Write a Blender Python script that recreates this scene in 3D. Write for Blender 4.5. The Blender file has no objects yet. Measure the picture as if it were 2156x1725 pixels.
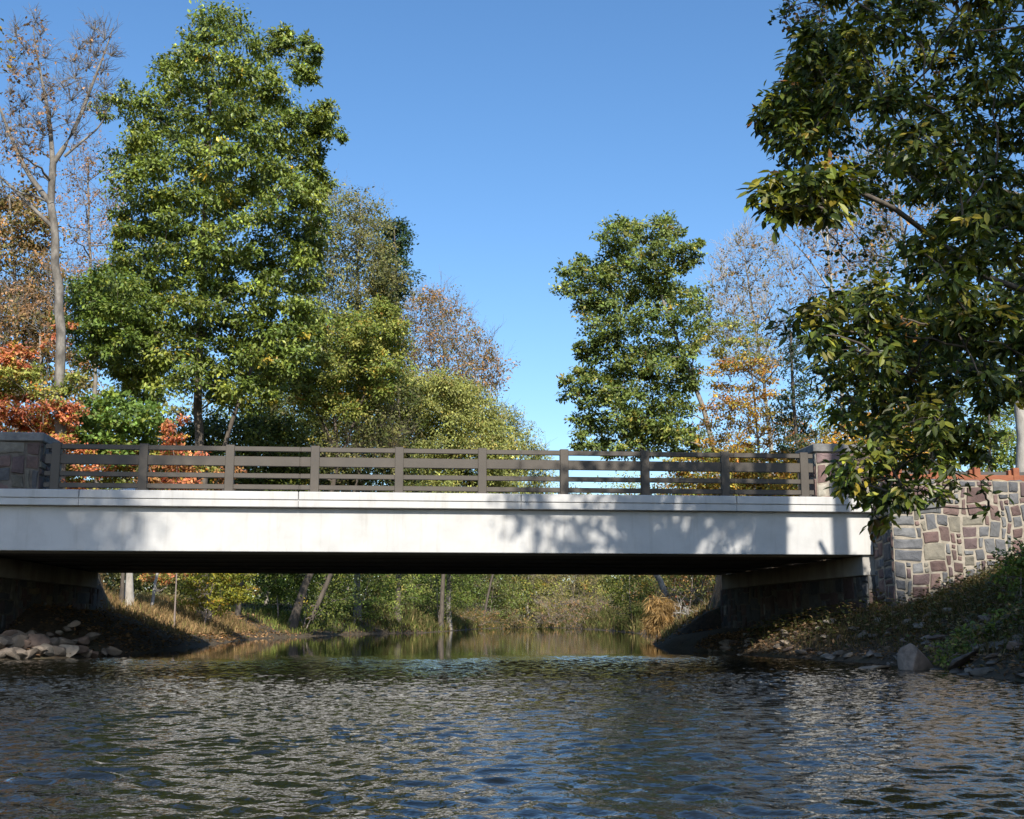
import bpy, math, random
import numpy as np
from mathutils import Vector

R_ = math.radians
scn = bpy.context.scene
COL = scn.collection

# ------------------------------------------------------------------ camera, sky, sun, exposure
PITCH, FPX, CAMH = R_(10.1), 2500.0, 0.85
cam_d = bpy.data.cameras.new('camera')
cam_d.sensor_width = 36.0
cam_d.lens = FPX / 2156.0 * 36.0
cam_d.clip_start = 0.05
cam_d.clip_end = 4000
cam = bpy.data.objects.new('camera', cam_d)
cam.location = (0, 0, CAMH)
cam.rotation_euler = (math.pi / 2 + PITCH, 0, 0)
COL.objects.link(cam)
scn.camera = cam

SUN_EL, SUN_AZ = R_(37), R_(10)          # azimuth: degrees to the right of straight behind the camera
S = Vector((math.sin(SUN_AZ) * math.cos(SUN_EL), -math.cos(SUN_AZ) * math.cos(SUN_EL), math.sin(SUN_EL)))
sd = bpy.data.lights.new('sun', 'SUN')
sd.energy = 5.0
sd.angle = R_(0.53)
sd.color = (1.0, 0.945, 0.85)
sun = bpy.data.objects.new('sun', sd)
sun.rotation_euler = (-S).to_track_quat('-Z', 'Y').to_euler()
sun.location = S * 100
COL.objects.link(sun)

w = bpy.data.worlds.new('World')
scn.world = w
w.use_nodes = True
wn = w.node_tree
wn.nodes.clear()
sky = wn.nodes.new('ShaderNodeTexSky')
sky.sky_type = 'NISHITA'
sky.sun_disc = False
sky.sun_elevation = SUN_EL
sky.sun_rotation = math.pi - SUN_AZ
sky.altitude = 100
sky.air_density = 1.0
sky.dust_density = 0.7
sky.ozone_density = 3.0
bg = wn.nodes.new('ShaderNodeBackground')
bg.inputs['Strength'].default_value = 0.134
wo = wn.nodes.new('ShaderNodeOutputWorld')
hs = wn.nodes.new('ShaderNodeHueSaturation')
hs.inputs['Saturation'].default_value = 1.17
wn.links.new(sky.outputs[0], hs.inputs['Color'])
wn.links.new(hs.outputs[0], bg.inputs[0])
wn.links.new(bg.outputs[0], wo.inputs[0])

scn.view_settings.view_transform = 'Standard'
scn.view_settings.look = 'None'
scn.view_settings.exposure = 0.56
scn.view_settings.gamma = 1.0
scn.view_settings.use_curve_mapping = False
scn.render.engine = 'CYCLES'
scn.cycles.max_bounces = 6
scn.cycles.diffuse_bounces = 3
scn.cycles.glossy_bounces = 3
scn.cycles.transmission_bounces = 3
scn.cycles.caustics_reflective = False
scn.cycles.caustics_refractive = False


# ------------------------------------------------------------------ helpers: measuring
def P(px, py, Y):
    """point at depth Y that stands at the photo position px, py (2156 x 1725 grid)"""
    xr = (px - 1078.0) / FPX
    yr = (862.5 - py) / FPX
    k = Y / (math.cos(PITCH) - yr * math.sin(PITCH))
    return np.array([xr * k, Y, CAMH + k * (math.sin(PITCH) + yr * math.cos(PITCH))])


LX = np.array([[-40, -15], [0, -14], [16, -14], [24, -13.2], [26.2, -12.4], [28, -10.2], [31, -9.6], [36, -10.3], [43, -11.0], [52, -11.8], [58, -12.3], [62, -12.2],
               [66, -11.5], [76, -10.6], [83, -8.9], [88, -6.4], [100, -5.6], [130, -3.6], [150, -1.5], [162, 0.5], [175, 4], [400, 4]])
RX = np.array([[-40, 5.5], [0, 6.6], [16, 7.1], [22, 7.6], [25.5, 7.3], [30, 6.0], [34, 5.4], [42, 4.9], [48, 5.6], [55, 6.6], [62, 8.2], [75, 8.8],
               [100, 8.8], [120, 8.4], [140, 7], [160, 5], [175, 4.2], [400, 4.2]])
TH = R_(5.4)
CT, ST = math.cos(TH), math.sin(TH)
P0 = np.array([-0.73, 27.6, 0.0])


def BW(s, n, z):
    return np.array([P0[0] + s * CT - n * ST, P0[1] + s * ST + n * CT, z])


def vnoise(x, y, f, seed):
    """smooth pseudo noise from a few sines"""
    r = np.random.default_rng(seed)
    out = 0
    for i in range(6):
        a = r.uniform(0, 6.28)
        k = f * r.uniform(0.6, 1.7)
        out = out + np.sin(k * (x * math.cos(a) + y * math.sin(a)) + r.uniform(0, 6.28))
    return out / 6.0


def sstep(a, b, x):
    t = np.clip((x - a) / (b - a), 0, 1)
    return t * t * (3 - 2 * t)


def H(x, y):
    x = np.asarray(x, float)
    y = np.asarray(y, float)
    xl = np.interp(y, LX[:, 0], LX[:, 1]) + 0.22 * vnoise(x * 0, y, 0.9, 3)
    xr = np.interp(y, RX[:, 0], RX[:, 1]) + 0.30 * vnoise(x * 0, y, 1.0, 4)
    dl = xl - x
    dr = x - xr
    d = np.maximum(dl, dr)
    far = sstep(60, 110, y)
    top = 1.6 + 0.6 * vnoise(x, y, 0.12, 5)
    z = np.where(d < 0, np.maximum(-0.9, d * 0.5) - 0.03,
                 np.where(dl > dr, np.minimum(d * 0.42, 0.5 + d * 0.24), np.minimum(d * 0.62, 0.55 + d * 0.32)))
    z = np.where(d > 0, np.minimum(z, top + 0.03 * np.minimum(d, 60) + far * 0.2), z)
    z = z + np.where(d > 0.2, 0.07 * vnoise(x, y, 2.3, 6) + 0.12 * vnoise(x, y, 0.7, 7), 0)
    # road embankments either side of the bridge
    s = (x - P0[0]) * CT + (y - P0[1]) * ST
    n = -(x - P0[0]) * ST + (y - P0[1]) * CT
    er = sstep(9.45, 9.75, s) * sstep(-0.75, -0.55, n) * (1 - sstep(13.0, 18.0, n))
    el = sstep(12.0, 12.3, -s) * sstep(-0.1, 0.15, n) * (1 - sstep(13.0, 18.0, n))
    e = np.maximum(er, el)
    z = z * (1 - e) + np.maximum(z, 3.6) * e
    # ground against the right wing wall
    ww = sstep(8.0, 10.5, s) * sstep(-9, -2, n) * (1 - sstep(-0.75, -0.6, n))
    z = z + ww * (np.clip(1.0 + 0.40 * (s - 9.4), 0.8, 3.4) - z) * 0.9
    # ground inside the abutments never rises above their faces
    ub = sstep(-0.3, 0.2, n) * (1 - sstep(13.0, 13.6, n)) * (1 - e)
    ul = sstep(-6, -4, n) * (1 - sstep(12, 13, n)) * (1 - e) * (dl > 0)
    z = np.where(ul > 0.5, np.minimum(z, 0.10 + 0.09 * d + 1.3 * sstep(2.5, 8.0, n)), z)
    z = np.where((ub > 0.5) & (d > 0), np.minimum(z, np.where(dl > dr, 1.25, 0.25 + 0.16 * d + 0.35 * (1 - sstep(0, 6, n)))), z)
    return z


# ------------------------------------------------------------------ helpers: objects
def set_props(o, label=None, cat=None, group=None, kind=None):
    if label:
        o['label'] = label
    if cat:
        o['category'] = cat
    if group:
        o['group'] = group
    if kind:
        o['kind'] = kind
    return o


def empty(name, loc, label, cat, group=None, rz=0.0):
    o = bpy.data.objects.new(name, None)
    o.empty_display_size = 0.3
    o.location = loc
    o.rotation_euler = (0, 0, rz)
    COL.objects.link(o)
    return set_props(o, label, cat, group)


def mesh_np(name, V, F, mat=None, parent=None, smooth=False, col=None, off=(0, 0, 0)):
    """V (n,3); F list of arrays, each (m,k) of k-gons"""
    V = np.asarray(V, np.float32) - np.asarray(off, np.float32)
    if not isinstance(F, (list, tuple)):
        F = [F]
    F = [np.asarray(f, np.int32) for f in F if len(f)]
    me = bpy.data.meshes.new(name)
    me.vertices.add(len(V))
    me.vertices.foreach_set('co', V.ravel())
    nl = sum(f.size for f in F)
    npoly = sum(len(f) for f in F)
    me.loops.add(nl)
    me.loops.foreach_set('vertex_index', np.concatenate([f.ravel() for f in F]))
    tot = np.concatenate([np.full(len(f), f.shape[1], np.int32) for f in F])
    st = np.concatenate([[0], np.cumsum(tot)[:-1]]).astype(np.int32)
    me.polygons.add(npoly)
    me.polygons.foreach_set('loop_start', st)
    me.polygons.foreach_set('loop_total', tot)
    me.polygons.foreach_set('use_smooth', np.full(npoly, bool(smooth)))
    me.update(calc_edges=True)
    if col is not None:
        a = me.attributes.new('tint', 'FLOAT_COLOR', 'POINT')
        c = np.ones((len(V), 4), np.float32)
        c[:, :3] = col
        a.data.foreach_set('color', c.ravel())
    if mat:
        me.materials.append(mat)
    o = bpy.data.objects.new(name, me)
    COL.objects.link(o)
    if parent:
        o.parent = parent
    return o


class MB:
    """collects simple solids into one mesh"""

    def __init__(self):
        self.v, self.f4, self.f3, self.c, self.n = [], [], [], [], 0

    def add(self, V, F4=None, F3=None, col=None):
        V = np.asarray(V, float)
        self.v.append(V)
        if F4 is not None and len(F4):
            self.f4.append(np.asarray(F4) + self.n)
        if F3 is not None and len(F3):
            self.f3.append(np.asarray(F3) + self.n)
        self.c.append(np.tile(np.asarray(col if col is not None else (1, 1, 1), float), (len(V), 1)))
        self.n += len(V)

    def box(self, a, b, bev=0.0, tf=None, col=None):
        (x0, y0, z0), (x1, y1, z1) = a, b
        if bev <= 0:
            V = np.array([[x, y, z] for z in (z0, z1) for y in (y0, y1) for x in (x0, x1)], float)
            F = [[0, 2, 3, 1], [4, 5, 7, 6], [0, 1, 5, 4], [2, 6, 7, 3], [0, 4, 6, 2], [1, 3, 7, 5]]
            T = []
        else:
            # chamfered box: 24 vertices
            c = bev
            V, idx = [], {}
            for sx in (0, 1):
                for sy in (0, 1):
                    for sz in (0, 1):
                        for ax in range(3):
                            p = [(x0, x1)[sx], (y0, y1)[sy], (z0, z1)[sz]]
                            sg = [(1, -1)[sx], (1, -1)[sy], (1, -1)[sz]]
                            for k in range(3):
                                if k != ax:
                                    p[k] += sg[k] * c
                            idx[(sx, sy, sz, ax)] = len(V)
                            V.append(p)
            V = np.array(V, float)
            F, T = [], []
            for ax in range(3):
                o = [k for k in range(3) if k != ax]
                for s_ in (0, 1):
                    q = []
                    for (i, j) in ((0, 0), (1, 0), (1, 1), (0, 1)):
                        key = [0, 0, 0]
                        key[ax] = s_
                        key[o[0]], key[o[1]] = i, j
                        q.append(idx[(key[0], key[1], key[2], ax)])
                    F.append(q)
            for ax in range(3):
                o = [k for k in range(3) if k != ax]
                for i in (0, 1):
                    for j in (0, 1):
                        q = []
                        for (t, face) in ((0, o[0]), (1, o[0]), (1, o[1]), (0, o[1])):
                            key = [0, 0, 0]
                            key[ax] = t
                            key[o[0]], key[o[1]] = i, j
                            q.append(idx[(key[0], key[1], key[2], face)])
                        F.append(q)
            for sx in (0, 1):
                for sy in (0, 1):
                    for sz in (0, 1):
                        T.append([idx[(sx, sy, sz, k)] for k in range(3)])
        if tf is not None:
            V = np.array([tf(p) for p in V])
        self.add(V, F, T, col)
        return self

    def build(self, name, mat, parent=None, smooth=False, off=(0, 0, 0), fixn=True, attr=False):
        V = np.concatenate(self.v)
        F = []
        if self.f4:
            F.append(np.concatenate(self.f4))
        if self.f3:
            F.append(np.concatenate(self.f3))
        o = mesh_np(name, V, F, mat, parent, smooth, np.concatenate(self.c) if attr else None, off)
        if fixn:
            import bmesh
            bm = bmesh.new()
            bm.from_mesh(o.data)
            bmesh.ops.recalc_face_normals(bm, faces=bm.faces)
            bm.to_mesh(o.data)
            bm.free()
        return o


def tubes(Pts, Rad, sides=6):
    """Pts (N,L,3), Rad (N,L) -> V, F4"""
    Pts = np.asarray(Pts, float)
    N, L, _ = Pts.shape
    T = np.empty_like(Pts)
    T[:, 1:-1] = Pts[:, 2:] - Pts[:, :-2]
    T[:, 0] = Pts[:, 1] - Pts[:, 0]
    T[:, -1] = Pts[:, -1] - Pts[:, -2]
    T /= np.linalg.norm(T, axis=2, keepdims=True) + 1e-9
    ref = np.where(np.abs(T[..., 2:3]) > 0.9, np.array([1.0, 0, 0]), np.array([0, 0, 1.0]))
    A = np.cross(T, ref)
    A /= np.linalg.norm(A, axis=2, keepdims=True) + 1e-9
    Bv = np.cross(T, A)
    ang = np.arange(sides) * 2 * math.pi / sides
    V = Pts[:, :, None, :] + Rad[:, :, None, None] * (np.cos(ang)[:, None] * A[:, :, None, :] + np.sin(ang)[:, None] * Bv[:, :, None, :])
    base = (np.arange(N) * L * sides)[:, None, None] + (np.arange(L - 1) * sides)[None, :, None]
    k = np.arange(sides)
    k2 = (k + 1) % sides
    F = np.stack([base + k, base + k2, base + sides + k2, base + sides + k], axis=-1).reshape(-1, 4)
    return V.reshape(-1, 3), F


# ------------------------------------------------------------------ materials
def mat_new(name):
    m = bpy.data.materials.new(name)
    m.use_nodes = True
    nt = m.node_tree
    nt.nodes.clear()
    out = nt.nodes.new('ShaderNodeOutputMaterial')
    return m, nt, out


def N(nt, t, **kw):
    n = nt.nodes.new(t)
    for k, v in kw.items():
        if hasattr(n, k):
            setattr(n, k, v)
        else:
            n.inputs[k.replace('_', ' ')].default_value = v
    return n


def ramp(nt, stops):
    r = nt.nodes.new('ShaderNodeValToRGB')
    e = r.color_ramp.elements
    e[0].position, e[0].color = stops[0][0], (*stops[0][1], 1)
    e[1].position, e[1].color = stops[-1][0], (*stops[-1][1], 1)
    for p, c in stops[1:-1]:
        x = e.new(p)
        x.color = (*c, 1)
    return r


def leaf_mat(name, rough=0.5, trans=0.3, spec=0.5):
    m, nt, out = mat_new(name)
    at = N(nt, 'ShaderNodeAttribute', attribute_name='tint')
    pb = N(nt, 'ShaderNodeBsdfPrincipled', Roughness=rough)
    pb.inputs['Specular IOR Level'].default_value = spec
    tr = N(nt, 'ShaderNodeBsdfTranslucent')
    gm = N(nt, 'ShaderNodeMix', data_type='RGBA', blend_type='MULTIPLY')
    gm.inputs['Factor'].default_value = 1.0
    gm.inputs['B'].default_value = (1.5, 1.4, 0.55, 1)
    mx = N(nt, 'ShaderNodeMixShader')
    mx.inputs[0].default_value = trans
    L = nt.links.new
    L(at.outputs['Color'], pb.inputs['Base Color'])
    L(at.outputs['Color'], gm.inputs['A'])
    L(gm.outputs['Result'], tr.inputs['Color'])
    L(pb.outputs[0], mx.inputs[1])
    L(tr.outputs[0], mx.inputs[2])
    L(mx.outputs[0], out.inputs['Surface'])
    return m


def noisy_mat(name, stops, scale=3.0, rough=0.85, bump=0.2, bscale=None, detail=6.0, stretch=(1, 1, 1), attr=False, metallic=0.0, bdist=0.02):
    m, nt, out = mat_new(name)
    L = nt.links.new
    tc = N(nt, 'ShaderNodeTexCoord')
    mp = N(nt, 'ShaderNodeMapping')
    mp.inputs['Scale'].default_value = stretch
    L(tc.outputs['Object'], mp.inputs[0])
    nz = N(nt, 'ShaderNodeTexNoise', Scale=scale, Detail=detail, Roughness=0.6)
    L(mp.outputs[0], nz.inputs['Vector'])
    rp = ramp(nt, stops)
    L(nz.outputs['Fac'], rp.inputs[0])
    pb = N(nt, 'ShaderNodeBsdfPrincipled', Roughness=rough, Metallic=metallic)
    if attr:
        at = N(nt, 'ShaderNodeAttribute', attribute_name='tint')
        mu = N(nt, 'ShaderNodeMix', data_type='RGBA', blend_type='MULTIPLY')
        mu.inputs['Factor'].default_value = 1.0
        L(at.outputs['Color'], mu.inputs['A'])
        L(rp.outputs[0], mu.inputs['B'])
        L(mu.outputs['Result'], pb.inputs['Base Color'])
    else:
        L(rp.outputs[0], pb.inputs['Base Color'])
    n2 = N(nt, 'ShaderNodeTexNoise', Scale=bscale or scale * 5, Detail=8.0, Roughness=0.65)
    L(mp.outputs[0], n2.inputs['Vector'])
    bp = N(nt, 'ShaderNodeBump', Strength=bump, Distance=bdist)
    L(n2.outputs['Fac'], bp.inputs['Height'])
    L(bp.outputs[0], pb.inputs['Normal'])
    L(pb.outputs[0], out.inputs['Surface'])
    return m


M = {}
M['leaf'] = leaf_mat('leaf', 0.55, 0.3, 0.35)
M['leaf_glossy'] = leaf_mat('leaf_glossy', 0.45, 0.25, 0.38)
M['leaf_dry'] = leaf_mat('leaf_dry', 0.8, 0.3, 0.2)
M['bark_grey'] = noisy_mat('bark_grey', [(0.3, (0.10, 0.085, 0.07)), (0.7, (0.30, 0.27, 0.23))], 6, 0.9, 0.6, 18, stretch=(1, 1, 0.25))
M['bark_pale'] = noisy_mat('bark_pale', [(0.3, (0.20, 0.18, 0.15)), (0.55, (0.36, 0.33, 0.29)), (0.75, (0.50, 0.47, 0.42))], 5, 0.9, 0.5, 16, stretch=(1, 1, 0.4))
M['bark_dark'] = noisy_mat('bark_dark', [(0.3, (0.045, 0.036, 0.028)), (0.7, (0.13, 0.105, 0.08))], 7, 0.9, 0.6, 20, stretch=(1, 1, 0.25))
M['bark_mottled'] = noisy_mat('bark_mottled', [(0.3, (0.06, 0.053, 0.045)), (0.5, (0.14, 0.125, 0.105)), (0.72, (0.27, 0.245, 0.21))], 4, 0.9, 0.7, 14, stretch=(1, 1, 0.5))
M['twig'] = noisy_mat('twig', [(0.3, (0.16, 0.12, 0.10)), (0.7, (0.28, 0.23, 0.20))], 4, 0.9, 0.1)


def concrete_mat():
    m, nt, out = mat_new('concrete_white')
    L = nt.links.new
    tc = N(nt, 'ShaderNodeTexCoord')
    nz = N(nt, 'ShaderNodeTexNoise', Scale=1.3, Detail=8.0, Roughness=0.65)
    L(tc.outputs['Object'], nz.inputs['Vector'])
    rp = ramp(nt, [(0.25, (0.40, 0.39, 0.375)), (0.6, (0.50, 0.49, 0.472))])
    L(nz.outputs['Fac'], rp.inputs[0])
    mp = N(nt, 'ShaderNodeMapping')
    mp.inputs['Scale'].default_value = (3.0, 3.0, 0.25)
    L(tc.outputs['Object'], mp.inputs[0])
    n2 = N(nt, 'ShaderNodeTexNoise', Scale=1.6, Detail=6.0, Roughness=0.7)
    L(mp.outputs[0], n2.inputs['Vector'])
    r2 = ramp(nt, [(0.28, (0.74, 0.71, 0.66)), (0.47, (1, 1, 1))])
    L(n2.outputs['Fac'], r2.inputs[0])
    mu = N(nt, 'ShaderNodeMix', data_type='RGBA', blend_type='MULTIPLY')
    mu.inputs['Factor'].default_value = 0.6
    L(rp.outputs[0], mu.inputs['A'])
    L(r2.outputs[0], mu.inputs['B'])
    pb = N(nt, 'ShaderNodeBsdfPrincipled', Roughness=0.75)
    L(mu.outputs['Result'], pb.inputs['Base Color'])
    n3 = N(nt, 'ShaderNodeTexNoise', Scale=22.0, Detail=6.0)
    L(tc.outputs['Object'], n3.inputs['Vector'])
    bp = N(nt, 'ShaderNodeBump', Strength=0.12, Distance=0.01)
    L(n3.outputs['Fac'], bp.inputs['Height'])
    L(bp.outputs[0], pb.inputs['Normal'])
    L(pb.outputs[0], out.inputs['Surface'])
    return m


M['concrete'] = concrete_mat()
M['concrete_grey'] = noisy_mat('concrete_grey', [(0.3, (0.22, 0.20, 0.18)), (0.7, (0.42, 0.40, 0.37))], 1.5, 0.9, 0.2, 14, stretch=(1, 1, 0.6))
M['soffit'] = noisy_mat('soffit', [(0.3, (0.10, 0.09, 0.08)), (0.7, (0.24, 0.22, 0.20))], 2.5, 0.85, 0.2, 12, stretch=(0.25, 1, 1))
M['asphalt'] = noisy_mat('asphalt', [(0.3, (0.04, 0.04, 0.042)), (0.7, (0.07, 0.07, 0.07))], 4, 0.9, 0.3, 60)
M['rail'] = noisy_mat('rail', [(0.3, (0.047, 0.037, 0.027)), (0.7, (0.066, 0.053, 0.039))], 2.5, 0.55, 0.05, 40)
M['steel_dark'] = noisy_mat('steel_dark', [(0.3, (0.05, 0.045, 0.04)), (0.7, (0.09, 0.08, 0.07))], 6, 0.6, 0.1)
M['rust'] = noisy_mat('rust', [(0.3, (0.17, 0.05, 0.022)), (0.55, (0.24, 0.078, 0.034)), (0.75, (0.28, 0.11, 0.05))], 5, 0.8, 0.25, 30, stretch=(0.3, 1, 1))
M['stone'] = noisy_mat('stone', [(0.25, (0.55, 0.55, 0.55)), (0.5, (0.95, 0.95, 0.95)), (0.78, (1.35, 1.32, 1.28))], 5, 0.88, 0.5, 16, attr=True, bdist=0.03)
M['mortar'] = noisy_mat('mortar', [(0.3, (0.20, 0.17, 0.13)), (0.7, (0.38, 0.335, 0.27))], 6, 0.95, 0.4, 40)
M['mortar_shaded'] = noisy_mat('mortar_shaded', [(0.3, (0.06, 0.052, 0.042)), (0.7, (0.15, 0.13, 0.11))], 6, 0.95, 0.4, 40)  # mortar with shade put into its colour, for abutments and left pier
M['capstone'] = noisy_mat('capstone', [(0.3, (0.10, 0.10, 0.10)), (0.7, (0.22, 0.215, 0.205))], 5, 0.9, 0.4, 20)
M['rock'] = noisy_mat('rock', [(0.3, (0.35, 0.33, 0.31)), (0.5, (0.8, 0.76, 0.7)), (0.7, (1.15, 1.05, 0.95))], 4, 0.85, 0.5, 16, attr=True, bdist=0.03)
M['plastic_white'] = noisy_mat('plastic_white', [(0.3, (0.6, 0.6, 0.6)), (0.7, (0.8, 0.8, 0.79))], 5, 0.5, 0.1)
M['wood_pale'] = noisy_mat('wood_pale', [(0.3, (0.42, 0.38, 0.32)), (0.7, (0.6, 0.56, 0.5))], 4, 0.8, 0.2, 20, stretch=(0.2, 1, 1))


def ground_mat():
    m, nt, out = mat_new('ground')
    L = nt.links.new
    tc = N(nt, 'ShaderNodeTexCoord')
    n1 = N(nt, 'ShaderNodeTexNoise', Scale=0.8, Detail=9.0, Roughness=0.7)
    n2 = N(nt, 'ShaderNodeTexNoise', Scale=9.0, Detail=9.0, Roughness=0.75)
    L(tc.outputs['Object'], n1.inputs['Vector'])
    L(tc.outputs['Object'], n2.inputs['Vector'])
    r1 = ramp(nt, [(0.3, (0.045, 0.034, 0.022)), (0.5, (0.085, 0.062, 0.036)), (0.7, (0.06, 0.062, 0.026))])
    r2 = ramp(nt, [(0.35, (0.45, 0.4, 0.36)), (0.55, (1, 1, 1)), (0.72, (1.9, 1.5, 1.05))])
    L(n1.outputs['Fac'], r1.inputs[0])
    L(n2.outputs['Fac'], r2.inputs[0])
    mu = N(nt, 'ShaderNodeMix', data_type='RGBA', blend_type='MULTIPLY')
    mu.inputs['Factor'].default_value = 1.0
    L(r1.outputs[0], mu.inputs['A'])
    L(r2.outputs[0], mu.inputs['B'])
    pb = N(nt, 'ShaderNodeBsdfPrincipled', Roughness=0.95)
    L(mu.outputs['Result'], pb.inputs['Base Color'])
    bp = N(nt, 'ShaderNodeBump', Strength=0.8, Distance=0.06)
    L(n2.outputs['Fac'], bp.inputs['Height'])
    L(bp.outputs[0], pb.inputs['Normal'])
    L(pb.outputs[0], out.inputs['Surface'])
    return m


M['ground'] = ground_mat()


def water_mat():
    m, nt, out = mat_new('river_water')
    L = nt.links.new
    tc = N(nt, 'ShaderNodeTexCoord')
    nz = N(nt, 'ShaderNodeTexNoise', Scale=0.5, Detail=3.0)
    L(tc.outputs['Object'], nz.inputs['Vector'])
    rp = ramp(nt, [(0.35, (0.004, 0.0045, 0.002)), (0.7, (0.011, 0.010, 0.005))])
    L(nz.outputs['Fac'], rp.inputs[0])
    pb = N(nt, 'ShaderNodeBsdfPrincipled', Roughness=0.015, IOR=1.333)
    L(rp.outputs[0], pb.inputs['Base Color'])
    # riffle in front of the bridge, calm pool beyond
    at = N(nt, 'ShaderNodeAttribute', attribute_name='ripple')
    n1 = N(nt, 'ShaderNodeTexNoise', Scale=14.0, Detail=2.0, Roughness=0.5)
    n2 = N(nt, 'ShaderNodeTexNoise', Scale=2.2, Detail=2.0, Roughness=0.5)
    L(tc.outputs['Object'], n1.inputs['Vector'])
    L(tc.outputs['Object'], n2.inputs['Vector'])
    b1 = N(nt, 'ShaderNodeBump', Distance=0.008)
    L(n1.outputs['Fac'], b1.inputs['Height'])
    L(at.outputs['Fac'], b1.inputs['Strength'])
    b2 = N(nt, 'ShaderNodeBump', Strength=0.10, Distance=0.012)
    L(n2.outputs['Fac'], b2.inputs['Height'])
    L(b1.outputs[0], b2.inputs['Normal'])
    L(b2.outputs[0], pb.inputs['Normal'])
    L(pb.outputs[0], out.inputs['Surface'])
    return m


M['water'] = water_mat()

# ------------------------------------------------------------------ ground and water
xs = np.unique(np.concatenate([np.linspace(-600, -60, 28), np.linspace(-60, -18, 43), np.arange(-18, 18, 0.3), np.linspace(18, 60, 43), np.linspace(60, 600, 28)]))
ys = np.unique(np.concatenate([np.linspace(-300, -20, 20), np.linspace(-20, 10, 31), np.arange(10, 60, 0.3), np.linspace(60, 180, 121), np.linspace(180, 1500, 40)]))
gx, gy = np.meshgrid(xs, ys)
gz = H(gx, gy)


def grid_faces(nx, ny):
    i = np.arange(ny - 1)[:, None] * nx + np.arange(nx - 1)[None, :]
    return np.stack([i, i + 1, i + nx + 1, i + nx], -1).reshape(-1, 4)


g = mesh_np('ground', np.stack([gx.ravel(), gy.ravel(), gz.ravel()], 1), grid_faces(len(xs), len(ys)), M['ground'], smooth=True)
set_props(g, kind='structure')


def waves(x, y, seed=11):
    """real wave relief of the riffle"""
    r = np.random.default_rng(seed)
    z = np.zeros_like(x)
    wx = x + 0.25 * np.sin(y * 0.9 + 1.0) + 0.12 * np.sin(y * 2.3 + x * 1.1)
    wy = y + 0.25 * np.sin(x * 0.8) + 0.12 * np.sin(x * 2.1 - y * 1.4)
    for i in range(70):
        lam = 0.13 * (0.46 / 0.13) ** r.random() ** 1.1
        k = 2 * math.pi / lam
        a = r.normal(math.pi / 2, 0.95)
        amp = 0.0068 * lam * r.uniform(0.6, 1.3)
        b_ = r.uniform(0, 6.28)
        env = 0.55 + 0.75 * np.sin(1.3 * (x * math.cos(b_) + y * math.sin(b_)) + r.uniform(0, 6.28))
        z += amp * env * np.sin(k * (wx * math.cos(a) + wy * math.sin(a)) + r.uniform(0, 6.28))
    return z


def ripple_amount(x, y):
    edge = 28.0 + 1.6 * np.sin(x * 0.35 + 0.4) + 0.9 * np.sin(x * 1.1) + 1.2 * vnoise(x, y, 1.6, 22)
    a = 1 - sstep(edge - 4.5, edge + 3.5, y)
    calm = sstep(0.75, 1.0, (x - np.interp(y, LX[:, 0], LX[:, 1])) * 0 + 0)
    patch = 0.72 + 0.28 * vnoise(x, y, 0.45, 21) * 1.6
    a = a * np.clip(patch, 0.35, 1.2)
    return 0.035 + a * 0.965


wx_ = np.unique(np.concatenate([np.linspace(-45, -17, 15), np.arange(-16, 11, 0.036), np.linspace(12, 45, 15)]))
wy_ = np.unique(np.concatenate([np.linspace(-60, 2, 12), np.arange(2, 12, 0.03), np.arange(12, 31, 0.05), np.linspace(31, 60, 60), np.linspace(60, 200, 60)]))
ax, ay = np.meshgrid(wx_, wy_)
ra = ripple_amount(ax, ay)
az = waves(ax, ay) * ra * (np.abs(ax) < 17) * sstep(1.0, 4.0, ay)
wt = mesh_np('river_water', np.stack([ax.ravel(), ay.ravel(), az.ravel()], 1), grid_faces(len(wx_), len(wy_)), M['water'], smooth=True)
at = wt.data.attributes.new('ripple', 'FLOAT', 'POINT')
at.data.foreach_set('value', ra.ravel().astype(np.float32))
set_props(wt, kind='structure')

# ------------------------------------------------------------------ stone masonry
STONE_COLS = np.array([[0.150, 0.094, 0.084], [0.185, 0.122, 0.106], [0.130, 0.090, 0.088], [0.135, 0.135, 0.14], [0.165, 0.165, 0.165], [0.11, 0.112, 0.12],
                       [0.20, 0.18, 0.14], [0.27, 0.20, 0.12], [0.24, 0.22, 0.18], [0.40, 0.385, 0.36]])
STONE_W = np.array([0.20, 0.17, 0.13, 0.14, 0.12, 0.08, 0.07, 0.02, 0.05, 0.02])


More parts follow.
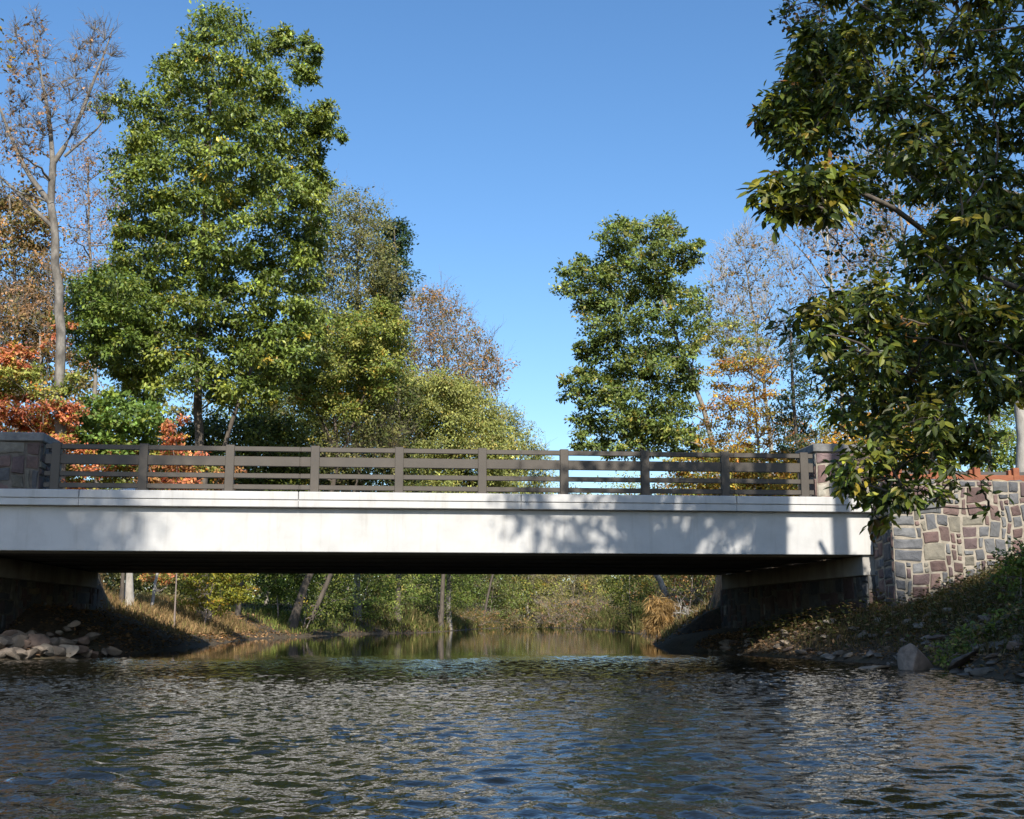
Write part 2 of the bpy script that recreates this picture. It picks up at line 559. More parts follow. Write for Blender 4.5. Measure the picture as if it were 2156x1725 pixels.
def masonry(o, u, v, n, W, Hh, seed, cell=0.125, dark=1.0, gap=0.006, proud=0.02, top=None):
    """random rubble packed on a W x Hh face; o origin, u right, v up, n outward. top(x) clips stones above it"""
    r = np.random.default_rng(seed)
    nx, ny = max(1, int(round(W / cell))), max(1, int(round(Hh / cell)))
    cw, ch = W / nx, Hh / ny
    occ = np.zeros((ny, nx), bool)
    mb = MB()
    o, u, v, n = map(np.asarray, (o, u, v, n))
    ph = r.uniform(0, 6.28, 4)

    def warp(x, y):
        fx = np.clip(np.minimum(x, W - x) / 0.2, 0, 1)
        fy = np.clip(np.minimum(y, Hh - y) / 0.2, 0, 1)
        return (x + fx * (0.018 * np.sin(3.1 * y + 1.7 * x + ph[0]) + 0.016 * np.sin(7.3 * y + ph[1])),
                y + fy * (0.016 * np.sin(2.7 * x + 1.3 * y + ph[2]) + 0.02 * np.sin(6.1 * x + ph[3])))
    for j in range(ny):
        for i in range(nx):
            if occ[j, i]:
                continue
            mw = int(r.choice([1, 2, 3, 4, 5], p=[0.16, 0.26, 0.28, 0.20, 0.10]))
            mh = int(r.choice([1, 2, 3], p=[0.28, 0.50, 0.22]))
            a = 1
            while a < mw and i + a < nx and not occ[j, i + a]:
                a += 1
            b = min(mh, ny - j)
            while b > 1 and occ[j:j + b, i:i + a].any():
                b -= 1
            occ[j:j + b, i:i + a] = True
            x0, x1, y0, y1 = i * cw, (i + a) * cw, j * ch, (j + b) * ch
            # outline with cut corners and uneven sides
            gg = gap * r.uniform(0.4, 1.6)
            pts = []
            cx, cy = (x0 + x1) / 2, (y0 + y1) / 2
            sk = r.uniform(-0.03, 0.034, 8) * min(1.0, 1.2 * b * ch / 0.3)
            cs = [(x0 + gg + max(0, sk[0]), y0 + gg + max(0, sk[1])), (x1 - gg - max(0, sk[2]), y0 + gg + max(0, sk[3])),
                  (x1 - gg - max(0, sk[4]), y1 - gg - max(0, sk[5])), (x0 + gg + max(0, sk[6]), y1 - gg - max(0, sk[7]))]
            for k in range(4):
                p, q = np.array(cs[k]), np.array(cs[(k + 1) % 4])
                e = q - p
                ln = np.linalg.norm(e) + 1e-9
                nr = np.array([e[1], -e[0]]) / ln
                c = min(0.018, ln * 0.15)
                for t in (c / ln * r.uniform(0.7, 1.3), 0.5 * r.uniform(0.6, 1.4), 1 - c / ln * r.uniform(0.7, 1.3)):
                    pts.append(p + e * t - nr * abs(r.normal(0, 0.005)))
            pts = np.array(pts)
            X, Y = warp(pts[:, 0], pts[:, 1])
            if top is not None and (Y > top(X)).all():
                continue
            d0 = proud * r.uniform(0.5, 1.3)
            ctr = np.array([X.mean(), Y.mean()])
            ring0 = np.stack([X, Y], 1)
            ring1 = ctr + (ring0 - ctr) * (1 - 0.012 / np.maximum(0.05, np.linalg.norm(ring0 - ctr, axis=1)))[:, None]
            ring2 = ctr + (ring0 - ctr) * 0.62
            m = len(pts)
            tilt = r.normal(0, 0.05, 2)
            z1 = d0 + (ring1 - ctr) @ tilt + r.normal(0, 0.002, m)
            z2 = d0 + 0.010 + (ring2 - ctr) @ tilt + r.normal(0, 0.004, m)
            V2 = np.concatenate([ring0, ring1, ring2, ctr[None]])
            Z = np.concatenate([np.full(m, -0.01), z1, z2, [d0 + 0.013]])
            V = o + V2[:, :1] * u + V2[:, 1:] * v + Z[:, None] * n
            k = np.arange(m)
            k2 = (k + 1) % m
            F4 = np.concatenate([np.stack([k, k2, m + k2, m + k], 1), np.stack([m + k, m + k2, 2 * m + k2, 2 * m + k], 1)])
            F3 = np.stack([2 * m + k, 2 * m + k2, np.full(m, 3 * m)], 1)
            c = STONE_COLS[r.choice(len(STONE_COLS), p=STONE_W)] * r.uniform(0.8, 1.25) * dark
            mb.add(V, F4, F3, c)
    return mb


X3, Y3, Z3 = np.eye(3)


def _join(mb, q):
    nb = mb.n
    mb.v += q.v
    mb.c += q.c
    mb.f4 += [x + nb for x in q.f4]
    mb.f3 += [x + nb for x in q.f3]
    mb.n += q.n


def stone_box(name, a, b, parent, seed, faces, dark=1.0, cell=0.125, split=None):
    """a mortar core with stones on the listed faces, in the parent's frame; stones are part of one mesh"""
    (x0, y0, z0), (x1, y1, z1) = a, b
    core = MB().box(a, b).build('mortar_core', M['mortar' if dark > 0.8 else 'mortar_shaded'], parent)
    mb = MB()
    spec = {'-y': ((x0, y0, z0), X3, Z3, -Y3, x1 - x0, z1 - z0), '+y': ((x1, y1, z0), -X3, Z3, Y3, x1 - x0, z1 - z0),
            '-x': ((x0, y1, z0), -Y3, Z3, -X3, y1 - y0, z1 - z0), '+x': ((x1, y0, z0), Y3, Z3, X3, y1 - y0, z1 - z0),
            '+z': ((x0, y0, z1), X3, Y3, Z3, x1 - x0, y1 - y0)}
    for i, f in enumerate(faces):
        if split and f == '-y':                    # a straight vertical joint divides the face
            o_, u_, v_, n_, W_, H_ = spec[f]
            pieces = [(o_, u_, v_, n_, split - 0.012, H_), (np.array(o_) + u_ * (split + 0.012), u_, v_, n_, W_ - split - 0.012, H_)]
        else:
            pieces = [spec[f]]
        for pi, sp_ in enumerate(pieces):
            _join(mb, masonry(*sp_, seed=seed + i + 17 * pi, dark=dark, cell=cell))
    st = mb.build(name, M['stone'], parent, fixn=False, attr=True)
    return core, st


# ------------------------------------------------------------------ the bridge
ZC, ZCB, ZB = 3.76, 3.405, 2.40          # coping top, coping bottom, beam underside
SL, SR = -13.6, 9.40
br = empty('bridge', (P0[0], P0[1], 0), 'long flat white concrete road bridge spanning the river between two stone abutments', 'bridge', rz=TH)
MB().box((SL, 0.0, ZB), (SR, 1.2, 3.402), 0.012).build('edge_beam', M['concrete'], br)
cp = MB()
js = [SL, -9.05, -4.18, 0.93, 6.05, SR]
for a, b in zip(js[:-1], js[1:]):
    cp.box((a + 0.008, -0.185, 3.572), (b - 0.008, 0.42, ZC), 0.012)
    cp.box((a + 0.003, -0.172, ZCB), (b - 0.003, 0.42, 3.560), 0.010)
cp.box((SL, -0.14, 3.55), (SR, 0.40, 3.58))
cp.build('parapet_coping', M['concrete'], br)
sf = MB()
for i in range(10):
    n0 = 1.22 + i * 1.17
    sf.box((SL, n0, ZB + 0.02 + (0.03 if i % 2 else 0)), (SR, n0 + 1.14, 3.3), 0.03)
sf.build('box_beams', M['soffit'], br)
MB().box((SL, 0.44, 3.31), (SR, 12.9, 3.45)).build('deck_slab', M['concrete_grey'], br)
MB().box((SL, 2.2, 3.454), (SR, 12.4, 3.50)).build('road_surface', M['asphalt'], br)
MB().box((SL, 12.92, ZB + 0.02), (SR, 13.3, ZC - 0.1), 0.01).build('back_parapet', M['concrete'], br)

# railing on the bridge
rl = empty('bridge_railing', (P0[0], P0[1], ZC), 'brown painted metal railing with four horizontal rails along the white bridge coping', 'railing', rz=TH)
post_s = [-9.65 + 1.937 * i for i in range(10)]
for k, s in enumerate(post_s):
    pm = MB()
    pm.box((s - 0.1, -0.03, 0.0), (s + 0.1, 0.13, 1.085), 0.008)
    p = pm.build('post', M['rail'], rl)
    MB().box((s - 0.14, -0.055, 0.001), (s + 0.14, 0.16, 0.016)).build('base_plate', M['steel_dark'], p)
    for dx in (-0.122, 0.122):
        for dy in (-0.03, 0.13):
            MB().box((s + dx - 0.014, dy - 0.014, 0.016), (s + dx + 0.014, dy + 0.014, 0.05), 0.004).build('anchor_bolt', M['steel_dark'], p)
ends = (-9.9, 8.02)
for (z0, z1, dd) in ((0.945, 1.055, 0.02), (0.60, 0.825, 0.0), (0.325, 0.435, 0.0), (0.065, 0.175, 0.0)):
    rm = MB()
    cuts = [ends[0], -4.18, 0.93, 6.05, ends[1]]
    for a, b in zip(cuts[:-1], cuts[1:]):
        rm.box((a + 0.012, 0.0, z0), (b - 0.012, 0.1, z1), 0.008)
    for c in cuts[1:-1]:
        rm.box((c - 0.09, 0.012, z0 + 0.012), (c + 0.09, 0.088, z1 - 0.012))
    rm.build('rail', M['rail'], rl)

# stone piers on the bridge ends
def pier(label, s0, s1, n0, n1, seed, dark):
    c = BW((s0 + s1) / 2, (n0 + n1) / 2, ZC)
    p = empty('stone_pier', c, label, 'stone pier', rz=TH)
    wx2, wy2 = (s1 - s0) / 2, (n1 - n0) / 2
    ca, st = stone_box('stones', (-wx2, -wy2, -0.3), (wx2, wy2, 1.10), p, seed, ['-y', '-x', '+x', '+y'], dark, 0.15)
    MB().box((-wx2 - 0.07, -wy2 - 0.07, 1.10), (wx2 + 0.07, wy2 + 0.07, 1.30), 0.02).build('capstone', M['capstone'], p)
    return p


pier('dark square stone pier with flat capstone at the left end of the railing', -11.4, -10.0, 0.0, 1.2, 31, 0.55)  # stone colour lowered to paint in the shade on this pier
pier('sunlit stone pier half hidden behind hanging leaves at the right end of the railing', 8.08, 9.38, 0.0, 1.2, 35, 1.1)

# abutments
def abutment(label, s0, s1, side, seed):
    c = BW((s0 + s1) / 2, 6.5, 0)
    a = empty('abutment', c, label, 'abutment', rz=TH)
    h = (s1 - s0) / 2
    stone_box('stones', (-h, -6.5 + 0.06, -0.6), (h, 6.75, ZB - 0.48), a, seed, ['-y', '+x' if side > 0 else '-x', '+y'], 0.5, 0.18)  # stones and mortar darkened to stand for shade under the deck
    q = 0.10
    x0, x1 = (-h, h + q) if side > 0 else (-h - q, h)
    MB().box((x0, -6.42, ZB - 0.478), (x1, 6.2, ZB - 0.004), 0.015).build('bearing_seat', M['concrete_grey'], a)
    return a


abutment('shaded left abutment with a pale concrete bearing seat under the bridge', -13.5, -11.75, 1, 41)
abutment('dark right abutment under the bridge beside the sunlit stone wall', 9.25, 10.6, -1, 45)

# wing wall right
wc = BW(9.42, -1.06, 0)
ww = empty('wing_wall', wc, 'sunlit wall of red, grey and tan rubble stone right of the white beam', 'stone wall', rz=TH)
WTOP = 4.08
stone_box('stones', (0.02, 0.0, 0.2), (9.0, 0.55, WTOP), ww, 51, ['-y', '-x', '+z'], 0.82, 0.132, split=1.66)
MB().box((0.0, 0.552, 0.2), (0.6, 1.05, WTOP - 0.02)).build('return_wall', M['mortar'], ww)
q = masonry((0.0, 1.05, 0.2), -Y3, Z3, -X3, 0.5, WTOP - 0.25, 61)
q.build('return_stones', M['stone'], ww, fixn=False, attr=True)
wl = BW(-13.6, -0.2, 0)
w2 = empty('wing_wall', wl, 'rubble stone wall carrying on past the left end of the bridge', 'stone wall', rz=TH)
stone_box('stones', (-9, 0.0, 0.2), (0.0, 0.5, 3.9), w2, 71, ['-y', '+x', '+z'], 0.9, 0.15)

# rust coloured guardrail behind the wall
gr = empty('guardrail', BW(9.6, -0.35, 3.75), 'low rust orange timber guardrail on posts along the top of the stone wall', 'guardrail', rz=TH)
MB().box((0.0, 0.0, 0.36), (9.0, 0.10, 0.56), 0.012).build('rail', M['rust'], gr)
MB().box((0.0, 0.16, 0.56), (9.0, 0.30, 0.66), 0.01).build('back_rail', M['steel_dark'], gr)
for i in range(9):
    s = 0.98 * i + 0.30
    pp = MB().box((s, -0.02, -0.1), (s + 0.155, 0.16, 0.74), 0.012).build('post', M['rust'], gr)
    MB().box((s - 0.085, 0.06, 0.36), (s - 0.005, 0.26, 0.69), 0.01).build('block', M['rust'], pp)

# pale board and crumpled plastic behind the railing
c = BW(-8.55, 1.0, 3.46)
bd = empty('board', c, 'pale board leaning up behind the railing near the left stone pier', 'board', rz=TH)
MB().box((-0.7, 0.35, 0), (0.55, 0.62, 0.05), 0.006, tf=lambda p: (p[0] * 0.9, p[1], 0.19 + p[2] + (p[0] + 0.7) * 0.33)).build('plank', M['wood_pale'], bd)
r = np.random.default_rng(5)
gx2, gy2 = np.meshgrid(np.linspace(-0.6, 0.75, 28), np.linspace(-0.25, 0.25, 14))
hh = 0.47 * np.exp(-((gx2 - 0.05) / 0.62) ** 4 - (gy2 / 0.2) ** 4) * (0.85 + 0.25 * vnoise(gx2, gy2, 14, 8)) + 0.05 * np.abs(vnoise(gx2, gy2, 30, 9))
sh = mesh_np('plastic_sheet', np.stack([gx2.ravel(), gy2.ravel(), hh.ravel()], 1), grid_faces(28, 14), M['plastic_white'], smooth=False)
sh.location = BW(-8.15, 0.85, 3.47)
sh.rotation_euler = (0, 0, TH)
set_props(sh, 'crumpled white plastic sheet lying behind the lowest rail near the left pier', 'plastic sheet')


# ------------------------------------------------------------------ rocks
def rock_mesh(rng, size, flat=0.7, cuts=10):
    import bmesh
    bm = bmesh.new()
    bmesh.ops.create_icosphere(bm, subdivisions=3, radius=1.0)
    V = np.array([v.co[:] for v in bm.verts])
    F = np.array([[v.index for v in f.verts] for f in bm.faces])
    bm.free()
    for _ in range(cuts):                           # planar facets
        n = rng.normal(size=3)
        n /= np.linalg.norm(n)
        d = rng.uniform(0.34, 0.72)
        h = V @ n
        V = V - np.where(h > d, (h - d) * 0.92, 0)[:, None] * n
    V = V * np.array(size) * np.array([1, 1, flat])
    V = V + 0.03 * np.linalg.norm(size) * np.stack([vnoise(V[:, 1] * 5, V[:, 2] * 5, 2.0, int(rng.integers(1e6))) for _ in range(3)], 1) * 0.5
    return V, F


ROCK_COLS = [(0.20, 0.17, 0.14), (0.24, 0.20, 0.165), (0.165, 0.145, 0.125), (0.28, 0.25, 0.21), (0.19, 0.14, 0.115)]


def rock(pos, size, seed, label, group=None, flat=0.7, colr=None, rot=None, cuts=10):
    rng = np.random.default_rng(seed)
    V, F = rock_mesh(rng, size, flat, cuts)
    c = np.array(colr if colr is not None else ROCK_COLS[int(rng.integers(len(ROCK_COLS)))]) * rng.uniform(0.85, 1.2)
    o = mesh_np('rock', V, F, M['rock'], None, False, np.tile(c, (len(V), 1)))
    o.location = pos
    o.rotation_euler = (rng.normal(0, 0.2), rng.normal(0, 0.2), rng.uniform(0, 6.28) if rot is None else rot)
    return set_props(o, label, 'rock', group)


rg = np.random.default_rng(77)
cnt = 0
for row, (dy, zz) in enumerate(((0.0, 0.02), (0.6, 0.22), (1.2, 0.42))):
    n = 17 - row
    for i in range(n):
        t = (i + rg.uniform(-0.25, 0.25)) / n
        px = -70 + t * (325 - row * 45)
        Yr = 27.0 + dy + 3.0 * max(0, t) ** 2
        p = P(px, 1375, Yr)
        sz = rg.uniform(0.15, 0.29) * (1.15 if row < 2 else 0.95)
        taper = 1.0 if t < 0.72 else 0.62
        rock((p[0], Yr, max(0.02, float(H(p[0], Yr))) + sz * 0.25 + 0.06 * row + rg.uniform(-0.02, 0.05)), (sz * 1.35 * taper, sz * taper, sz * 0.85 * taper), 100 + cnt,
             'angular tan grey rock in the heap of riprap at the left abutment', 'riprap rocks at the left abutment', flat=0.9, rot=rg.normal(0, 0.5))
        cnt += 1
# right bank
rock((*P(1925, 1398, 21.6)[:2], 0.16), (0.40, 0.34, 0.44), 501, 'large rounded pinkish boulder at the right waterline', None, 0.9, (0.40, 0.31, 0.26), 0.3, 7)
rock((*P(1838, 1395, 21.9)[:2], 0.015), (0.36, 0.2, 0.10), 502, 'thin flat stone lying at the waterline left of the big boulder', None, 0.6, (0.3, 0.23, 0.17), 0.1)
rock((*P(2102, 1408, 19.2)[:2], 0.12), (0.17, 0.15, 0.20), 503, 'small pale upright stone on the right bank beyond the big boulder', None, 0.8, (0.36, 0.28, 0.19), 0.2)
rock((*P(2030, 1395, 20.5)[:2], 0.22), (0.42, 0.3, 0.16), 504, 'low dark flat stone between the big boulder and the small pale stone', None, 0.7, (0.12, 0.10, 0.085), 0.0)
for i in range(190):
    t = rg.random()
    Yr = 15.5 + 18.2 * t
    xr_ = np.interp(Yr, RX[:, 0], RX[:, 1])
    x = xr_ + rg.uniform(-0.15, 1.7)
    sz = rg.uniform(0.05, 0.2)
    rock((x, Yr, float(H(x, Yr)) + sz * 0.2), (sz * 1.3, sz, sz * 0.75), 600 + i, 'small brown stone among the rubble of the right bank', 'small stones on the right bank')


# ------------------------------------------------------------------ foliage tools
def leaf_arrays(pos, d, nrm, ln, wid, col, oval=False):
    """pos,d,nrm (n,3), ln (n,), -> V, F list, C"""
    n = len(pos)
    d = d / (np.linalg.norm(d, axis=1, keepdims=True) + 1e-9)
    sd_ = np.cross(d, nrm)
    sd_ /= np.linalg.norm(sd_, axis=1, keepdims=True) + 1e-9
    up = np.cross(sd_, d)
    L_ = ln[:, None]
    if not oval:
        V = np.stack([pos, pos + d * L_ * 0.45 + sd_ * L_ * wid + up * L_ * 0.07, pos + d * L_, pos + d * L_ * 0.45 - sd_ * L_ * wid + up * L_ * 0.07], 1)
        b = np.arange(n)[:, None] * 4
        F = [np.concatenate([b + np.array([0, 1, 2]), b + np.array([0, 2, 3])])]
        k = 4
    else:
        V = np.stack([pos, pos + d * L_ * 0.3 + sd_ * L_ * wid * 0.85 + up * L_ * 0.05, pos + d * L_ * 0.65 + sd_ * L_ * wid * 0.9 + up * L_ * 0.03,
                      pos + d * L_ - up * L_ * 0.08, pos + d * L_ * 0.65 - sd_ * L_ * wid * 0.9 + up * L_ * 0.03,
                      pos + d * L_ * 0.3 - sd_ * L_ * wid * 0.85 + up * L_ * 0.05], 1)
        b = np.arange(n)[:, None] * 6
        F = [np.concatenate([b + np.array([0, 1, 2, 3]), b + np.array([0, 3, 4, 5])])]
        k = 6
    return V.reshape(-1, 3), F, np.repeat(col, k, axis=0)


def pick_cols(rng, pal, nclump, per, jit=0.22, mixin=0.55):
    """palette: list of (rgb, weight); each clump has a base hue, single leaves stray from it"""
    cs = np.array([p[0] for p in pal], float)
    ws = np.array([p[1] for p in pal], float)
    ws /= ws.sum()
    a = cs[rng.choice(len(cs), nclump, p=ws)]
    b = cs[rng.choice(len(cs), (nclump, per), p=ws)]
    t = rng.random((nclump, per, 1)) * mixin
    c = a[:, None] * (1 - t) + b * t
    c = c * np.exp(rng.normal(0, jit, (nclump, per, 1))) * np.exp(rng.normal(0, 0.25, (nclump, 1, 1)))
    return c.reshape(-1, 3)


def in_poly(pts, poly):
    x, y = pts[:, 0], pts[:, 1]
    ins = np.zeros(len(pts), bool)
    j = len(poly) - 1
    for i in range(len(poly)):
        xi, yi = poly[i]
        xj, yj = poly[j]
        c = ((yi > y) != (yj > y)) & (x < (xj - xi) * (y - yi) / (yj - yi + 1e-9) + xi)
        ins ^= c
        j = i
    return ins


def scatter_poly(rng, poly, rmin, nmax):
    poly = np.array(poly, float)
    lo, hi = poly.min(0), poly.max(0)
    out = []
    for k in range(40):
        c = rng.uniform(lo, hi, (200, 2))
        c = c[in_poly(c, poly)]
        for p in c:
            if all((p[0] - q[0]) ** 2 + (p[1] - q[1]) ** 2 > rmin * rmin for q in out):
                out.append(p)
                if len(out) >= nmax:
                    return np.array(out)
    return np.array(out)


def unit(a):
    return a / (np.linalg.norm(a, axis=-1, keepdims=True) + 1e-9)


def tree(name, label, cat, Y, trunk, r0, masses, bark='bark_grey', seed=1, group=None, r1=0.05, foot=None, extra_stems=()):
    """trunk: photo positions from the foot up, all at depth Y (an optional third value shifts the depth).
    masses: dicts with poly (photo outline), Y, depth (m), rb (bough radius, px), n (boughs), K clumps, M leaves, ln, pal, twigs"""
    rng = np.random.default_rng(seed)
    tp = [P(q[0], q[1], Y + (q[2] if len(q) > 2 else 0)) for q in trunk]
    base = np.array([tp[0][0], tp[0][1], float(H(tp[0][0], tp[0][1])) - 0.15])
    if foot is not None:
        base = np.array([foot[0], foot[1], float(H(foot[0], foot[1])) - 0.15])
    if tp[0][2] > base[2] + 0.3:
        tp = [base] + tp
    else:
        tp[0] = base
    tp = np.array(tp)
    root = empty(name, base, label, cat, group)
    # resample trunk
    seg = np.linalg.norm(np.diff(tp, axis=0), axis=1)
    cum = np.concatenate([[0], np.cumsum(seg)])
    nT = max(6, int(cum[-1] / 0.8))
    tt = np.linspace(0, cum[-1], nT)
    sp = np.stack([np.interp(tt, cum, tp[:, k]) for k in range(3)], 1)
    for _ in range(2):
        sp[1:-1] = (sp[:-2] + 2 * sp[1:-1] + sp[2:]) / 4
    sp[1:-1, :2] += rng.normal(0, r0 * 0.12, (nT - 2, 2))
    tr_ = r0 + (r1 - r0) * (np.linspace(0, 1, nT) ** 0.85)
    tr_[0] *= 1.45
    tr_[1] *= 1.1
    TV, TF = tubes(sp[None], tr_[None], 10)
    tv, tf, tn = [TV], [TF], len(TV)
    nodes = [p for p in sp]
    nrad = [r for r in tr_]
    npar = [-1] * nT
    LV, LF, LC, ln_n = [], [], [], 0
    twP, twR = [], []
    lim_s, lim_e, lim_rs, lim_re = [], [], [], []
    for ms in masses:
        ym = ms.get('Y', Y)
        dep = ms.get('depth', 2.0)
        pts = scatter_poly(rng, ms['poly'], ms.get('gap', ms['rb'] * 0.85), ms['n'])
        poly = np.array(ms['poly'], float)
        cx = poly[:, 0].mean()
        hw = max(10.0, (poly[:, 0].max() - poly[:, 0].min()) / 2)
        rbm = ms['rb'] * ym / FPX
        C = []
        for p in pts:
            q = dep * math.sqrt(max(0.05, 1 - min(1, abs(p[0] - cx) / hw) ** 2))
            dy = rng.uniform(-q, q)
            C.append(P(p[0], p[1], ym + dy))
        C = np.array(C)
        # limbs: join each bough to the nearest lower node
        if ms.get('limbs', True):
            dist = np.array([np.min(np.linalg.norm(sp - c, axis=1)) for c in C])
            for ci in np.argsort(dist):
                c = C[ci]
                nd = np.array(nodes)
                v = c - nd
                d = np.linalg.norm(v, axis=1)
                cost = d + np.clip(nd[:, 2] - c[2] + 0.25 * d, 0, None) * 1.8
                j = int(np.argmin(cost))
                q0, q1 = nd[j], c
                rs = min(nrad[j] * 0.7, 0.012 + 0.018 * d[j] + 0.01, ms.get('rmax', 9))
                rs = max(rs, 0.012)
                re = max(0.006, rs * 0.45)
                lim_s.append(q0)
                lim_e.append(q1)
                lim_rs.append(rs)
                lim_re.append(re)
                mid = (q0 + q1) / 2 + np.array([0, 0, 0.08 * d[j]])
                nodes += [mid, q1]
                nrad += [(rs + re) / 2, re]
        # foliage
        K, Mn, ln = ms['K'], ms['M'], ms['ln']
        flat = ms.get('flat', 0.7)
        R = rbm * np.exp(rng.normal(0, 0.18, len(C)))
        dirs = unit(rng.normal(size=(len(C), K, 3)))
        rad = R[:, None, None] * rng.random((len(C), K, 1)) ** 0.5
        off = dirs * rad * np.array([1, 1, flat])
        cl = C[:, None] + off
        ntw = ms.get('twigs', 4)
        if ntw:
            sel = cl[:, :min(ntw, K)]
            a = np.repeat(C[:, None], sel.shape[1], 1).reshape(-1, 3)
            b = sel.reshape(-1, 3)
            b = a + (b - a) * ms.get('twl', 1.0)
            m_ = (a + b) / 2 + np.array([0, 0, 0.12]) * np.linalg.norm(b - a, axis=1, keepdims=True) + rng.normal(0, 0.05, a.shape) * np.linalg.norm(b - a, axis=1, keepdims=True)
            twP.append(np.stack([a, m_, b], 1))
            tr0 = ms.get('twr', 0.012)
            twR.append(np.tile([tr0, tr0 * 0.7, tr0 * 0.3], (len(a), 1)))
        if ms.get('fine', 0):                          # bare fine twigs, two generations
            kf = ms['fine']
            d1 = unit(rng.normal(size=(len(C), kf, 3)) + np.array([0, 0, ms.get('fup', 0.8)]) + unit(C - sp[nT // 2])[:, None] * 0.7)
            l1 = R[:, None, None] * rng.uniform(0.6, 1.7, (len(C), kf, 1))
            a = np.repeat(C[:, None], kf, 1)
            b = a + d1 * l1
            m_ = (a + b) / 2 + rng.normal(0, 0.1, a.shape) * l1
            twP.append(np.stack([a, m_, b], 2).reshape(-1, 3, 3))
            fr = ms.get('fr', 0.011)
            twR.append(np.tile([fr, fr * 0.7, fr * 0.35], (len(C) * kf, 1)))
            for g_ in range(3):
                a2 = (a + (b - a) * rng.uniform(0.3, 0.9, (len(C), kf, 1))).reshape(-1, 3)
                d2 = unit(d1.reshape(-1, 3) + rng.normal(0, 0.55, (len(a2), 3)))
                b2 = a2 + d2 * l1.reshape(-1, 1) * rng.uniform(0.3, 0.7, (len(a2), 1))
                m2 = (a2 + b2) / 2 + rng.normal(0, 0.05, a2.shape) * l1.reshape(-1, 1)
                twP.append(np.stack([a2, m2, b2], 1))
                twR.append(np.tile([fr * 0.6, fr * 0.45, fr * 0.25], (len(a2), 1)))
        if Mn > 0:
            clf = cl.reshape(-1, 3)
            nC = len(clf)
            outd = unit(off.reshape(-1, 3) + 1e-6)
            if ms.get('star', False):
                d = unit(rng.normal(size=(nC, Mn, 3)) * np.array([1, 1, 0.45]) + outd[:, None] * 0.5 + np.array([0, 0, -ms.get('droop', 0.4)]))
                pos = clf[:, None] + d * ln * 0.12 + rng.normal(0, ln * ms.get('spread', 0.35), (nC, Mn, 3))
            else:
                sg = np.repeat(R, K)[:, None, None] * ms.get('sig', 0.26)
                pos = clf[:, None] + rng.normal(size=(nC, Mn, 3)) * sg * np.array([1, 1, 0.55])
                d = unit(rng.normal(size=(nC, Mn, 3)) * 0.7 + outd[:, None] * 0.6 + np.array([0, 0, -ms.get('droop', 0.3)]))
            nr = unit(np.array([0, 0, 0.9]) + rng.normal(0, 0.45, (nC, Mn, 3)) + outd[:, None] * 0.45 + np.array([0.05, -0.5, 0]))
            L_ = ln * rng.uniform(0.7, 1.25, nC * Mn)
            col = pick_cols(rng, ms['pal'], nC, Mn, ms.get('jit', 0.22), ms.get('mix', 0.5))
            V, F, Cc = leaf_arrays(pos.reshape(-1, 3), d.reshape(-1, 3), nr.reshape(-1, 3), L_, ms.get('wid', 0.28), col, ms.get('oval', False))
            LV.append(V)
            LF += [f + ln_n for f in F]
            LC.append(Cc)
            ln_n += len(V)
    # stems, limbs
    for st in extra_stems:
        q = np.array([P(a[0], a[1], Y + (a[2] if len(a) > 2 else 0)) for a in st['pts']])
        sg = np.concatenate([[0], np.cumsum(np.linalg.norm(np.diff(q, axis=0), axis=1))])
        t_ = np.linspace(0, sg[-1], 9)
        qq = np.stack([np.interp(t_, sg, q[:, k]) for k in range(3)], 1)
        qq[1:-1] = (qq[:-2] + 2 * qq[1:-1] + qq[2:]) / 4
        V, F = tubes(qq[None], np.linspace(st['r0'], st['r1'], 9)[None], 8)
        tv.append(V)
        tf.append(F + tn)
        tn += len(V)
    if lim_s:
        a, b = np.array(lim_s), np.array(lim_e)
        t = np.linspace(0, 1, 6)[None, :, None]
        ln_ = np.linalg.norm(b - a, axis=1)[:, None, None]
        ctrl = (a + b)[:, None] / 2 + np.array([0, 0, 0.09]) * ln_ + rng.normal(0, 0.06, (len(a), 1, 3)) * ln_
        pts = (1 - t) ** 2 * a[:, None] + 2 * t * (1 - t) * ctrl + t * t * b[:, None]
        pts[:, 1:-1] += rng.normal(0, 0.02, (len(a), 4, 3)) * ln_
        rr = np.array(lim_rs)[:, None] * (1 - t[..., 0]) + np.array(lim_re)[:, None] * t[..., 0]
        V, F = tubes(pts, rr, 6)
        tv.append(V)
        tf.append(F + tn)
        tn += len(V)
    if twP:
        pp, rr = np.concatenate(twP), np.concatenate(twR)
        V, F = tubes(pp, rr, 3)
        tv.append(V)
        tf.append(F + tn)
        tn += len(V)
    mesh_np('trunk', np.concatenate(tv), np.concatenate(tf), M[bark], root, True, off=base)
    if LV:
        kinds = {}
        for f in LF:
            kinds.setdefault(f.shape[1], []).append(f)
        mesh_np('crown', np.concatenate(LV), [np.concatenate(v) for v in kinds.values()], M[masses[0].get('mat', 'leaf')], root, False, np.concatenate(LC), off=base)
    return root


# palettes (real leaf colours)
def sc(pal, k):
    return [(tuple(min(0.6, v * k) for v in c), w_) for c, w_ in pal]


